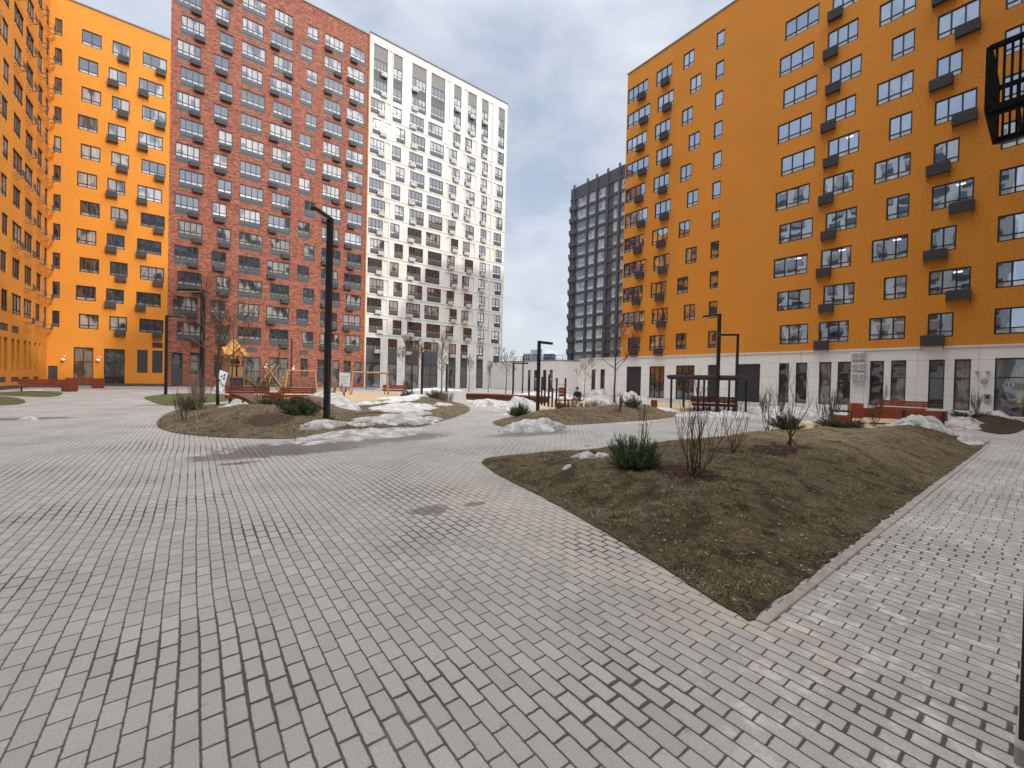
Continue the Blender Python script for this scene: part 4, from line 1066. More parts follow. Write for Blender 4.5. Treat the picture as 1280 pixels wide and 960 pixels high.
# tan grass tufts
def tuft(loc,h,n,label,seed,w=.35):
    rnd=random.Random(seed); m=MB(); z=gz(*loc)
    for i in range(n):
        a=rnd.uniform(0,2*PI); r_=rnd.random()**.5*w; b=Vector((math.cos(a)*r_,math.sin(a)*r_,-.02)); d=Vector((math.cos(a)*.35*r_/w+rnd.gauss(0,.1),math.sin(a)*.35*r_/w+rnd.gauss(0,.1),1)).normalized()
        s=Vector((-math.sin(a),math.cos(a),0))*.012; L=h*rnd.uniform(.6,1.1)
        m.quad(b-s,b+s,b+d*L*.6+s*.8,b+d*L*.6-s*.8,0 if rnd.random()<.8 else 1); m.tri(b+d*L*.6-s*.8,b+d*L*.6+s*.8,b+d*L+Vector((d.x,d.y,0))*.2*L)
    o=m.obj('grass_tuft',[M['g_tan'],M['g_brown']],loc=(loc[0],loc[1],z)); tag(o,label,'grass tuft','tan ornamental grass tufts'); return o
tuft((13.2,24.6),.75,220,'tan ornamental grass clump on the island tip beside the pine',1,.7)
tuft((15.6,14.6),.55,140,'tan grass clump right of the small pine on the middle mound',2,.6)
tuft((17.0,14.9),.5,120,'tan grass clump behind the middle mound, before the snow heap',3,.6)
tuft((28.9,27.2),.7,150,'pale grass clump along the white plinth wall',4,.9)

# ------------------------------------------------------------------ snow
def snow(c, ax, ay, rot, h, label, seed, mat='snow', rag=.5, rings=18, seg=80, base=None):
    rnd=random.Random(seed); o0=rnd.uniform(0,100); m=MB()
    cr,sr=math.cos(rot),math.sin(rot)
    def R_(a): return 1+rag*noise.noise((math.cos(a)*1.3+o0,math.sin(a)*1.3,o0))+rag*.5*noise.noise((math.cos(a)*4+o0,math.sin(a)*4,o0+5))+rag*.25*noise.noise((math.cos(a)*11,math.sin(a)*11,o0))
    def P(t,a):
        r=R_(a)*t; lx=ax*r*math.cos(a); ly=ay*r*math.sin(a); x=c[0]+lx*cr-ly*sr; y=c[1]+lx*sr+ly*cr
        g0=gz(x,y) if base is None else base
        z=g0+.012+h*max(0,(1-t**1.6))*(.55+.8*(.5+.5*noise.noise((x*.9+o0,y*.9,o0)))+.35*noise.noise((x*2.7,y*2.7,o0)))+ (.06*min(1,h*3))*noise.noise((x*7,y*7,o0))*(1-t)
        # thawed through in places, most of all near the rim
        hole=noise.noise((x*1.9+o0,y*1.9,o0+3))+.6*noise.noise((x*5.3,y*5.3,o0+7))
        z-=max(0.,hole-.42+.30*t*t)*(.28+.5*h)
        z+=.05*min(1,h*2.5)*noise.noise((x*12,y*12,o0))*(1-t*t)
        if t>=.999: z=g0-.02
        return (x,y,z)
    m.v.append(P(0,0))
    for i in range(1,rings+1):
        t=(i/rings)**.85
        for j in range(seg): m.v.append(P(t,2*PI*j/seg))
    for j in range(seg): m.f.append((0,1+j,1+(j+1)%seg))
    for i in range(rings-1):
        for j in range(seg): a=1+i*seg+j; b=1+i*seg+(j+1)%seg; m.f.append((a,a+seg,b+seg,b))
    m.m=[0]*len(m.f)
    o=m.obj('snow_patch',M[mat],smooth=True); tag(o,label,'snow','old snow patches'); return o
snow((4.1,12.0),2.0,.85,.20,.18,'broad dirty snow sheet on the paving at the island front edge',1,'dirtysnow',.4,20,90,base=0)
snow((6.0,14.6),2.3,1.1,.55,.16,'grey speckled snow on the island right of the tall lamp',2,'dirtysnow',.4,18,80)
snow((8.2,19.5),2.6,1.5,.9,.26,'white snow spread behind the wave bench on the island',3,'snow',.4,18,80)
snow((4.9,19.9),2.3,.95,-1.15,.75,'snow heap covering the crest of the wooden wave bench',4,'snow',.3)
snow((10.6,24.6),2.6,.9,.6,.16,'long white snow strip across the island turf',5,'snow',.4)
snow((12.6,31.5),1.5,.8,.2,.10,'thin snow patch on the tan play sand',6,'snow',.4)
snow((9.2,10.55),1.45,.50,-.16,.40,'peaked snow heap on the paving in front of the middle mound',7,'snow',.3,18,70,base=0)
snow((13.4,15.9),1.9,.7,.1,.10,'flat snow strip around the foot of the lamp with right arm',8,'snow',.35)
snow((14.6,18.4),2.2,1.1,.4,.62,'bumpy snow pile left of the workout bars',9,'snow',.4)
snow((14.6,21.5),1.2,.8,.4,.5,'small snow pile before the long red terrace bench',10,'snow',.4)
snow((19.6,16.9),1.7,1.0,.1,.95,'tall peaked snow heap between workout bars and shelter tree',11,'snow',.28)
snow((25.6,19.0),2.6,1.1,-.2,.80,'long snow ridge behind the shelter tree along the plinth',12,'dirtysnow',.35)
snow((21.9,14.3),1.6,.8,-.3,.22,'flat snow patch under the left end of the shelter',13,'snow',.4)
snow((22.2,10.4),2.6,.8,-.55,.30,'white snow bank in front of the shelter benches',14,'snow',.4)
snow((25.2,8.6),2.4,.9,-.5,.42,'snow bank right of the shelter',15,'snow',.4)
snow((29.5,9.4),3.4,1.2,-.5,.35,'snow field along the white wall under the narrow windows',16,'snow',.45)
snow((30.5,6.9),2.4,.9,-.5,.35,'snow bank behind the red bin and benches',17,'snow',.4)
snow((18.9,5.0),1.7,.55,-.3,.16,'snow strip by the red bin behind the foreground bed',18,'snow',.4,base=.0)
snow((20.9,2.9),2.6,1.15,-.25,.40,'large dirty snow heap at the right end of the foreground bed',19,'dirtysnow',.35,22,90)
snow((19.6,1.65),1.3,.42,-.1,.12,'thin grey snow tongue at the path edge below the dirty heap',20,'dirtysnow',.4,base=.05)
snow((28.2,2.6),2.6,.7,.15,.40,'snow bank between long red bench and the right entrance',21,'dirtysnow',.35)
snow((34.0,4.0),2.4,.6,.1,.4,'snow bank at the wall right of the second red bench',22,'snow',.4)
snow((38.0,2.0),1.2,.6,0,.35,'small snow pile at the numbered glass door',23,'snow',.4)
snow((5.95,5.25),.42,.19,-.35,.10,'small snow remnant behind the mugo pine',24,'snow',.35,12,48)
snow((5.1,5.05),.10,.06,0,.05,'tiny crumb of snow left of the pine remnant',25,'snow',.3,6,20)
snow((-4.2,20.1),.28,.2,0,.16,'lone lump of snow on the paving at far left',26,'snow',.25,8,24)
snow((8.2,7.4),.14,.07,0,.05,'small snow crumb by the path behind the bed',27,'snow',.3,6,20)
snow((19.8,2.0),.20,.10,0,.10,'small white snow chunk on the slope below the dirty heap',28,'snow',.3,6,20)
snow((26.5,29.6),4.2,1.2,-.9,.6,'snow bank along the back of the long terrace bench',29,'snow',.4)
snow((17.0,24.8),2.0,.5,-.9,.2,'snow strip at the front of the long terrace bench',30,'snow',.4)
snow((24.6,47.6),4.0,1.0,.0,.4,'thin snow line at the foot of the white block',31,'snow',.4)
snow((-8.8,47.2),1.5,.5,0,.12,'thin snow patch under the left bench',32,'snow',.4)
snow((1.6,20.6),.9,.45,-.9,.16,'pale snow remnant beside the wave bench left end',33,'dirtysnow',.4)
snow((2.7,11.3),1.0,.35,.1,.05,'thin grey film of melting snow at the front left of the island edge',34,'dirtysnow',.5,base=0)
snow((3.2,13.6),.9,.45,.4,.10,'small dirty snow patch at the foot of the tallest lamp',35,'dirtysnow',.5)
snow((7.6,16.6),1.2,.5,.7,.12,'broken snow scrap along the right rim of the island',36,'dirtysnow',.5)
snow((7.4,23.0),1.6,.5,.5,.14,'narrow snow strip between wave bench and play sand',37,'snow',.5)
snow((11.6,21.6),1.0,.5,.8,.08,'small flat snow remnant on the turf near the island tip',38,'dirtysnow',.5)
snow((27.6,12.2),3.2,.9,-.9,.35,'long snow strip between shelter and white wall',39,'snow',.5)
snow((33.5,10.5),3.4,.8,-1.2,.4,'snow strip along the wall behind the bin',40,'dirtysnow',.5)
snow((23.6,6.4),1.5,.5,-.4,.25,'low snow ridge between the shelter bank and the red bin',41,'dirtysnow',.5)
snow((14.9,10.4),1.3,.22,-.03,.06,'thin melting snow strip along the front rim of the middle mound',42,'dirtysnow',.5,base=0)
# crumbs of litter and grit on the paving
rnd = random.Random(77); 

# ------------------------------------------------------------------ furniture
def bench(loc, rz, label, L=2.0, back=True, group='red wooden benches'):
    z=gz(*loc); t=thing('bench',label,'bench',(loc[0],loc[1],z),rz,group)
    m=MB()
    for i in range(4): m.box(-L/2,L/2,-.24+i*.12,-.14+i*.12,.41,.46)
    m.box(-L/2,L/2,-.262,-.242,.30,.46); m.obj('seat',M['redwood'],t,bevel=.006)
    if back:
        m=MB()
        for i in range(3): m.box(-L/2,L/2,.24+.03*i,.28+.03*i,.52+i*.125,.635+i*.125)
        m.obj('backrest',M['redwood'],t,bevel=.006)
    for x in (-L/2+.2,L/2-.2):
        m=MB(); m.box(x-.03,x+.03,-.22,-.16,0,.41); m.box(x-.03,x+.03,.18,.24,0,.41); m.box(x-.03,x+.03,-.22,.24,.37,.41)
        if back: m.bar((x,.22,.37),(x,.345,.92),.05,.04)
        m.obj('leg',M['black'],t)
    return t
def face(x,y): return math.atan2(x,-y) # turn the front (-y) towards the camera
def fz(x,y): return math.atan2(-y,-x)+PI/2
bench((-8.75,45.9),fz(-8.75,45.9)*.8,'long red bench before the dark door in the orange corner',2.7)
bench((-8.0,55.0),0,'red bench by the orange block entrance, behind the red bin',2.6)
bench((2.3,25.7),fz(2.3,25.7),'red bench left of the red bin on the island',2.0)
bench((5.05,27.8),fz(5.05,27.8),'red bench right of the red bin, before the climbing frame',2.0)
bench((15.2,38.1),fz(15.2,38.1),'red bench in front of the white block, left of the bare trees',2.2)
bench((36.3,6.0),-PI/2+.0,'red bench with snow beneath at the white wall, behind the long one',2.4)
bench((25.35,13.6),fz(25,13)+.1,'left red bench under the dark shelter',.9)
bench((25.9,12.95),fz(25,13)+.1,'middle red bench under the dark shelter',.9)
bench((26.3,12.2),fz(25,13)+.1,'right red bench under the dark shelter',.9)
# long bench with solid back panel
t=thing('long_bench','long red bench with a solid back board, above the dirty snow heap','bench',(25.4,4.1,gz(25.4,4.1)),-1.13)
m=MB(); m.box(-1.45,1.45,-.02,.03,.30,.74); m.obj('back_board',M['redwood'],t,bevel=.01)
m=MB()
for i in range(4): m.box(-1.45,1.45,.06+i*.12,.16+i*.12,.40,.45)
m.obj('seat',M['redwood'],t)
m=MB(); m.box(-1.9,-1.46,-.2,.55,.25,.95); m.obj('end_block',M['redwood'],t,bevel=.01)
for x in (0,1.3):
    m=MB(); m.box(x-.05,x+.05,.03,.5,0,.40); m.box(x-.05,x+.05,-.05,-.02,0,.72); m.obj('leg',M['black'],t)
m=MB(); m.box(-1.2,1.3,-.08,-.05,.04,.09); m.obj('foot_rail',M['black'],t)
def bin_(loc,rz,label,w=.62,h=.62,frame=True):
    z=gz(*loc); t=thing('litter_bin',label,'litter bin',(loc[0],loc[1],z),rz,'red wooden litter bins')
    n=6
    m=MB()
    for s in range(4):
        Mx=Matrix.Rotation(s*PI/2,4,'Z')
        for i in range(n):
            x=-w/2+.01+i*(w-.02)/n; m.box(x,x+(w-.02)/n-.012,-w/2-.02,-w/2+.01,.06,h,0,Mx)
    m.obj('slats',M['redwood'],t)
    m=MB(); m.box(-w/2+.03,w/2-.03,-w/2+.03,w/2-.03,.02,h-.04); m.obj('liner',M['dark'],t)
    if frame:
        m=MB()
        for x in (-w/2,w/2):
            for y in (-w/2,w/2): m.bar((x,y,0),(x,y,h+.17),.035)
        for a,b in (((-1,-1),(1,-1)),((1,-1),(1,1)),((1,1),(-1,1)),((-1,1),(-1,-1))):
            m.bar((a[0]*w/2,a[1]*w/2,h+.17),(b[0]*w/2,b[1]*w/2,h+.17),.035)
        m.obj('frame',M['black'],t)
    return t
bin_((20.6,5.15),fz(20.6,5.15),'red slatted bin with black frame behind the foreground bed',.62,.56)
bin_((3.72,27.3),fz(3.7,27.3),'red slatted bin between the two island benches',.7,.62,False)
bin_((-7.4,45.4),fz(-7.4,45.4),'dark red bin at the right end of the far left bench',.85,.85,False)
bin_((25.0,16.6),fz(25,16.6),'small red bin by the plinth left of the shelter',.38,.50,False)
bin_((-6.9,53.5),0,'round red tub near the orange block entrance',.75,.8,False)

# terrace bench: long red-brown timber block on a curve
t=thing('terrace_bench','long curved red-brown timber terrace bench beyond the path','bench',(18.6,26,0))
P_=[(17.1,28.2),(17.7,27.7),(18.5,26.9),(19.1,25.7),(19.5,24.2),(19.7,22.4)]
def ribbon(P_,wd,z0,z1,off=(0,0)):
    m=MB(); n=len(P_); L=[];Rr=[]
    for i in range(n):
        a=Vector(P_[max(0,i-1)]); b=Vector(P_[min(n-1,i+1)]); d=(b-a).normalized(); nn=Vector((-d.y,d.x))
        p=Vector(P_[i])-Vector(off); L.append(p); Rr.append(p+nn*-wd)
    for i in range(n-1):
        A=[(*L[i],z0),(*L[i+1],z0),(*L[i+1],z1),(*L[i],z1)]; B=[(*Rr[i],z0),(*Rr[i+1],z0),(*Rr[i+1],z1),(*Rr[i],z1)]
        m.quad(*A); m.quad(*B); m.quad(A[3],A[2],B[2],B[3])
    m.quad((*L[0],z0),(*Rr[0],z0),(*Rr[0],z1),(*L[0],z1)); m.quad((*L[-1],z0),(*Rr[-1],z0),(*Rr[-1],z1),(*L[-1],z1)); return m
ribbon(P_,-1.1,.06,.40,(18.6,26)).obj('base',M['deckwood'],t)
ribbon([(x-.05,y-.05) for x,y in P_],-1.25,.405,.50,(18.6,26)).obj('seat',M['redwood'],t)
# wavy lounger deck
t=thing('wave_bench','wavy brown timber lounger deck half buried in snow on the island','bench',(3.6,20,0))
m=MB(); us=MB(); K=[(1.5,25.0,.62),(1.95,24.0,.48),(2.35,23.0,.22),(2.7,22.1,.16),(3.1,21.2,.32),(3.5,20.2,.66),(3.85,19.2,.62),(4.2,18.2,.34),(4.6,17.2,.20),(5.1,16.75,.18),(5.6,16.55,.20),(6.1,16.45,.22)]
pts=[]
for i in range(len(K)-1):
    for j in range(6):
        f=j/6; a=K[max(0,i-1)];b=K[i];c=K[i+1];d=K[min(len(K)-1,i+2)]
        pts.append(Vector([.5*((2*b[q])+(-a[q]+c[q])*f+(2*a[q]-5*b[q]+4*c[q]-d[q])*f*f+(-a[q]+3*b[q]-3*c[q]+d[q])*f**3) for q in range(3)]))
for i in range(len(pts)-1):
    a,b=pts[i],pts[i+1]; d=(b-a); h=Vector((d.x,d.y,0)).normalized(); nn=Vector((h.y*-1,h.x,0))
    w=.95; o_=Vector((3.6,20,0)); a2=a+(b-a)*.90
    up=Vector((0,0,.05))
    q=[a-o_,a2-o_,a2-o_+nn*w,a-o_+nn*w]
    m.quad(*[p+up for p in q]); m.quad(*q); m.quad(q[0],q[1],q[1]+up,q[0]+up); m.quad(q[1],q[2],q[2]+up,q[1]+up); m.quad(q[2],q[3],q[3]+up,q[2]+up); m.quad(q[3],q[0],q[0]+up,q[3]+up)
    us.quad(a-o_-up*2.4,b-o_-up*2.4,b-o_-up*.02,a-o_-up*.02); us.quad(a-o_-up*2.4+nn*w,b-o_-up*2.4+nn*w,b-o_-up*.02+nn*w,a-o_-up*.02+nn*w)
m.obj('deck',M['deckwood'],t); us.obj('side_beam',M['redwood'],t)
m=MB()
for i in (6,18,30,42,56):
    p=pts[i]-Vector((3.6,20,0)); m.box(p.x-.04,p.x+.04,p.y-.04,p.y+.04,gz(pts[i].x,pts[i].y)-.1,p.z-.1)
m.obj('support',M['black'],t)

# shelter
t=thing('shelter','dark flat roofed shelter on thin black posts over benches','shelter',(24.0,12.9,0),math.atan2(11.0-14.3,24.3-23.6))
L=3.75
m=MB(); m.box(-.18,L,-.5,2.6,2.05,2.20); m.obj('roof',M['dark'],t,loc=(-.5,0,0)) if False else None
c0=Vector((23.55,14.45)); c1=Vector((24.3,10.75)); dd=(c1-c0).normalized(); nn=Vector((-dd.y,dd.x)); t.rotation_euler.z=math.atan2(dd.y,dd.x); t.location=(c0.x,c0.y,0); LL=(c1-c0).length
m=MB(); m.box(-.2,LL+.1,-.12,2.5,1.93,2.02); m.box(-.25,LL+.15,-.17,2.55,2.02,2.17); m.obj('roof',M['dark'],t,bevel=.01)
m=MB(); m.box(-.15,LL+.05,-.07,2.45,2.171,2.20); m.obj('roof_cover',M['roof'],t)
for x,y in ((0,0),(LL*.33,2.3),(LL*.42,0.02),(LL*.72,2.3),(LL*.97,0),(LL*.97,2.3),(0,2.3)):
    m=MB(); m.box(x-.05,x+.05,y-.05,y+.05,0,1.93); m.obj('post',M['black'],t)
# workout bars
def gym(posts,bars,label,h):
    c=posts[0]; t=thing('workout_bars',label,'exercise bars',(c[0],c[1],0),0,'outdoor workout bars')
    for p in posts:
        m=MB(); x,y=p[0]-c[0],p[1]-c[1]; m.tube([(x,y,0),(x,y,p[2])],[.06,.06],8); m.obj('post',M['black'],t)
    for i,j,z in bars:
        a,b=posts[i],posts[j]; m=MB(); m.tube([(a[0]-c[0],a[1]-c[1],z),(b[0]-c[0],b[1]-c[1],z)],[.028,.028],6); m.obj('bar',M['paleframe'] if z>1.4 else M['black'],t)
    return t
gym([(18.58,22.24,1.9),(18.39,20.7,1.9)],[(0,1,1.75)],'left pair of black workout posts with one bar',2)
gym([(18.3,20.3,1.95),(18.1,19.7,2.05),(18.6,19.5,1.85),(18.78,18.9,1.85)],[(0,1,1.1),(1,2,1.75),(2,3,1.45)],'middle workout frame of four tall black posts',2)
gym([(17.91,19.16,1.22),(18.38,18.5,1.22)],[(0,1,1.1)],'low black parallel bars at the right of the workout frame',1.2)
# timber recliner and the seated person
t=thing('timber_chair','high backed red timber chair frame next to the seated person','chair',(19.2,19.6,0),-.7)
m=MB()
for i in range(3): m.box(-.22,.22,.30,.35,.62+i*.21,.81+i*.21)
m.obj('backrest',M['redwood'],t)
m=MB(); m.box(-.45,.45,-.40,.30,.38,.44); m.obj('seat',M['redwood'],t)
for x in (-.42,.42):
    for y in (-.38,.26):
        m=MB(); m.box(x-.035,x+.035,y-.035,y+.035,0,.38); m.obj('leg',M['redwood'],t)
m=MB(); m.box(-.22,-.16,.35,.40,.0,.8); m.box(.16,.22,.35,.40,.0,.8); m.obj('back_post',M['redwood'],t)
t=thing('timber_bench','low red timber seat block under the seated person','bench',(20.15,19.1,0),-.7)
m=MB(); m.box(-.8,.9,-.2,.35,.38,.45); m.obj('top',M['redwood'],t)
for x in (-.6,.7):
    m=MB(); m.box(x-.05,x+.05,-.18,.32,0,.38); m.obj('leg',M['redwood'],t)

def skin(name, V, E, Rd, mat, parent=None, lv=2):
    me=bpy.data.meshes.new(name); me.from_pydata(V,E,[]); o=bpy.data.objects.new(name,me); C.objects.link(o)
    md=o.modifiers.new('skin','SKIN'); 
    if not me.skin_vertices: 
        bpy.context.view_layer.objects.active=o
    sv=me.skin_vertices[0].data if me.skin_vertices else None
    if sv is None:
        bpy.context.view_layer.update(); sv=me.skin_vertices[0].data
    for i,r_ in enumerate(Rd): sv[i].radius=(r_,r_) if not isinstance(r_,tuple) else r_
    sv[0].use_root=True
    s=o.modifiers.new('sub','SUBSURF'); s.levels=lv; s.render_levels=lv
    me.materials.append(mat)
    if parent: o.parent=parent
    return o
def person():
    t=thing('person','seated person in a dark jacket and grey trousers on the timber seat','person',(20.0,19.0,0),fz(20,19)-.5)
    # local: faces -y, seat height .45
    V=[(0,.06,.50),(0,.08,.68),(0,.04,.86),(0,.0,.98),(0,-.03,1.06),(0,-.05,1.16),(0,-.05,1.25),
       (-.10,.02,.49),(-.13,-.38,.50),(-.13,-.42,.10),(-.13,-.54,.05),(.10,.02,.49),(.13,-.36,.50),(.14,-.40,.10),(.14,-.52,.05),
       (-.19,.03,.94),(-.24,-.02,.68),(-.14,-.24,.58),(-.10,-.33,.57),(.19,.03,.94),(.25,-.02,.68),(.15,-.24,.58),(.10,-.33,.57)]
    E_=[(0,1),(1,2),(2,3),(3,4),(4,5),(5,6),(0,7),(7,8),(8,9),(9,10),(0,11),(11,12),(12,13),(13,14),(2,15),(15,16),(16,17),(17,18),(2,19),(19,20),(20,21),(21,22)]
    r_=[.13,.125,.13,.06,.055,.095,.07,.085,.06,.045,.035,.085,.06,.045,.035,.055,.045,.035,.03,.055,.045,.035,.03]
    body=skin('body',V,E_,r_,plain('skin_tone',(.42,.26,.19),.6),t)
    V2=[(0,.06,.52),(0,.08,.68),(0,.04,.86),(0,.01,.96),(-.19,.03,.93),(-.24,-.02,.68),(-.145,-.22,.59),(.19,.03,.93),(.25,-.02,.68),(.155,-.22,.59)]
    skin('jacket',V2,[(0,1),(1,2),(2,3),(2,4),(4,5),(5,6),(2,7),(7,8),(8,9)],[.165,.16,.165,.09,.085,.072,.06,.085,.072,.06],plain('dark_jacket',(.018,.02,.026),.8),t)
    V3=[(0,.06,.49),(-.10,.02,.48),(-.13,-.38,.50),(-.13,-.42,.14),(.10,.02,.48),(.13,-.36,.50),(.14,-.40,.14)]
    skin('trousers',V3,[(0,1),(1,2),(2,3),(0,4),(4,5),(5,6)],[.15,.11,.085,.065,.11,.085,.065],plain('grey_trousers',(.13,.13,.15),.85),t)
    for s in (-1,1):
        m=MB(); m.tube([(s*.135,-.38,.05),(s*.135,-.46,.05),(s*.135,-.60,.035)],[.05,.055,.035],8); m.obj('shoe',M['black'],t,smooth=True)
    m=MB(); m.tube([(0,-.02,1.12),(0,-.025,1.20),(0,-.03,1.27),(0,-.04,1.305)],[.075,.108,.085,.03],10); m.obj('hat',plain('dark_hat',(.02,.02,.022),.9),t,smooth=True)
    for s in (-1,1):
        m=MB(); m.tube([(s*.038,-.142,1.175),(s*.038,-.15,1.175)],[.014,.008],6); m.obj('eye',M['black'],t)
    m=MB(); m.tube([(0,-.135,1.17),(0,-.168,1.145),(0,-.14,1.135)],[.010,.016,.008],6); m.obj('nose',bpy.data.materials['skin_tone'],t)
    # hands: palm, four fingers and a thumb closed on the knees
    for s in (-1,1):
        m=MB(); bx=s*.105; m.tube([(bx,-.31,.575),(bx,-.36,.57),(bx,-.40,.565)],[.026,.038,.034],8)
        for i,l in enumerate((.055,.066,.062,.048)):
            x=bx+(i-1.5)*.019; m.tube([(x,-.395,.568),(x,-.395-l*.6,.562),(x,-.395-l*.85,.540)],[.009,.0085,.007],5)
        m.tube([(bx-s*.03,-.345,.57),(bx-s*.055,-.375,.565),(bx-s*.055,-.40,.55)],[.011,.010,.008],5)
        m.obj('hand',bpy.data.materials['skin_tone'],t,smooth=True)
person()

# ------------------------------------------------------------------ playground
t=thing('play_tower','timber play tower with amber peaked roof and a slide','play tower',(3.1,48.6,0),.35); t.scale=(.66,.66,1)
for x in (-1.0,1.0):
    for y in (-1.0,1.0):
        m=MB(); m.box(x-.09,x+.09,y-.09,y+.09,0,3.55); m.obj('post',M['greywood'],t)
m=MB()
for i in range(9): m.box(-1.0+i*.225,-1.0+i*.225+.19,-1.05,-1.0,1.35,2.35) if i not in (4,) else None
for i in range(9): m.box(-1.0+i*.225,-1.0+i*.225+.19,1.0,1.05,1.35,3.1)
for i in range(9): m.box(1.0,1.05,-1.0+i*.225,-1.0+i*.225+.19,1.35,2.9) if i not in (3,4,5) else None
for i in range(9): m.box(-1.05,-1.0,-1.0+i*.225,-1.0+i*.225+.19,1.35,3.1)
m.obj('side_boards',M['palewood'],t)
m=MB(); m.box(-1.1,1.1,-1.1,1.1,1.22,1.32); m.bar((-1.35,-1.12,2.5),(1.35,-1.12,2.5),.10); m.obj('deck',M['greywood'],t)
m=MB()
ap=Vector((0,0,5.1)); ev=1.45; ez=3.4
for q in range(4):
    a=q*PI/2; ca,sa=math.cos(a),math.sin(a)
    rot=lambda x,y,z: Vector((x*ca-y*sa,x*sa+y*ca,z))
    l=rot(-ev,-ev,ez); r_=rot(ev,-ev,ez); dn=Vector((0,0,-.07))
    m.tri(ap,l,r_); m.tri(ap+dn,l+dn,r_+dn); m.bar(l,r_,.06,.14); m.bar(l,ap,.10,.08)
    gp=rot(0,-ev-.02,4.12); gb=rot(0,-.80,4.18); gl=rot(-.78,-ev-.02,3.42); gr=rot(.78,-ev-.02,3.42)
    m.tri(gp,gl,gb); m.tri(gp,gb,gr); m.bar(gl,gp,.09,.13); m.bar(gr,gp,.09,.13)
    m.tri(gl+rot(.12,.06,0),gr+rot(-.12,.06,0),gp+rot(0,.06,-.15))
m.obj('roof',M['yellowroof'],t)
m=MB(); m.tube([(0,0,4.9),(0,0,5.25)],[.10,.03],6); m.obj('finial',M['palewood'],t)
m=MB()
for i in range(8):
    f0=i/8; f1=(i+1)/8; z=lambda f: 1.3*(1-f)**1.15+.12; 
    m.quad((1.1+2.7*f0,-.35,z(f0)),(1.1+2.7*f1,-.35,z(f1)),(1.1+2.7*f1,.35,z(f1)),(1.1+2.7*f0,.35,z(f0)))
    for s in (-.38,.38): m.bar((1.1+2.7*f0,s,z(f0)+.12),(1.1+2.7*f1,s,z(f1)+.12),.06,.26)
m.obj('slide',M['greywood'],t)
m=MB(); m.box(-.9,.9,-.98,-.93,.1,1.2); m.obj('crawl_panel',M['dark'],t)
# leaning climbing board with dark holds
t=thing('climbing_board','white climbing board with dark blue marks leaning at the play tower','climbing board',(1.95,44.6,0),-.15); t.scale=(.62,.62,.9)
m=MB(); m.bar((-.25,0,.1),(.3,.75,2.0),1.0,.06,up=(0,1,0)); m.obj('board',M['whitesign'],t)
b=(Vector((.55,.75,1.9))); 
rnd=random.Random(4)
m=MB()
for i in range(13):
    f=.08+.86*(i/13); c=Vector((-.25,-.07,.1)).lerp(Vector((.3,.68,2.0)),f); dx=rnd.uniform(-.38,.38); s=rnd.uniform(.05,.11)
    m.box(c.x+dx-s,c.x+dx+s,c.y-.07,c.y+.0,c.z-s*.8,c.z+s*.8)
m.obj('hold',M['bluemark'],t)
m=MB(); m.bar((.1,.9,0),(.3,.75,1.95),.08); m.obj('strut',M['greywood'],t)
# crossed log climber
t=thing('log_climber','climber of crossed pale logs right of the play tower','climbing frame',(6.3,49.5,0),-.1)
for a,b in (((-1.3,-.4,0),(.55,.2,2.75)),((-.9,.5,0),(.9,-.2,2.6)),((1.3,-.3,0),(-.5,.2,2.8)),((.8,.6,0),(-.7,-.2,2.6)),((-.1,-.7,0),(.2,.6,2.5))):
    m=MB(); m.tube([a,b],[.09,.075],8); m.obj('log',M['palewood'],t)
m=MB(); m.tube([(-.9,-.1,.75),(.9,.0,.75)],[.05,.05],6); m.tube([(-.75,.1,1.2),(.7,.1,1.15)],[.04,.04],6); m.obj('cross_rope',M['rope'],t)
def swing(loc,rz,w,h,label,seat=True):
    t=thing('swing_frame',label,'swing',(loc[0],loc[1],0),rz,'timber swing frames')
    for x in (-w/2,w/2):
        for y in (-.75,.75):
            m=MB(); s=.12*(1 if x>0 else -1); m.tube([(x+s*1.5,y,0),(x,0,h)],[.085,.075],8); m.obj('leg',M['palewood'],t)
    m=MB(); m.tube([(-w/2-.15,0,h),(w/2+.15,0,h)],[.085,.085],8); m.obj('top_beam',M['palewood'],t)
    return t
s1=swing((12.9,38.2),fz(12.9,38.2),2.9,2.0,'pale timber swing frame before the white block corner')
m=MB(); m.tube([(-.4,0,2.0),(-.4,0,.5)],[.015,.015],4); m.tube([(.4,0,2.0),(.4,0,.5)],[.015,.015],4); m.obj('chain',M['rope'],s1)
m=MB(); m.box(-.42,.42,-.14,.14,.46,.5); m.obj('seat',M['dark'],s1)
s2=swing((8.5,45.2),fz(8.5,45.2),2.4,2.05,'timber climbing frame with rope rungs before the red entrance')
m=MB()
for z in (.5,.9,1.3,1.7): m.tube([(-1.2,0,z),(1.2,0,z)],[.03,.03],5)
m.obj('rung',M['greywood'],s2)
m=MB(); m.quad((.9,-.4,1.4),(1.7,-.5,.15),(1.7,.5,.15),(.9,.4,1.4)); m.quad((.9,-.4,1.36),(1.7,-.5,.11),(1.7,.5,.11),(.9,.4,1.36)); m.obj('net',M['dark'],s2)
t=thing('marker_post','pale timber post with two yellow discs behind the red bin','post',(4.4,28.9,0))
m=MB(); m.box(-.09,.09,-.09,.09,0,1.55); m.obj('post',M['palewood'],t)
for z in (1.28,1.48):
    m=MB(); m.tube([(0,-.092,z),(0,-.105,z)],[.07,.07],12); m.obj('disc',M['yellow'],t)
t=thing('notice_board','white notice board on two legs in front of the red block corner','notice board',(13.4,48.0,0),-.25)
m=MB(); m.box(-.55,.55,-.03,.03,.45,2.0); m.obj('panel',M['whitesign'],t)
m=MB()
for i in range(5): m.box(-.42,.42-.2*(i%2),-.035,-.03,.75+i*.2,.82+i*.2)
m.obj('print',M['acgrille'],t)
for x in (-.45,.45):
    m=MB(); m.box(x-.04,x+.04,-.03,.03,0,.45); m.obj('leg',M['spandrel'],t)
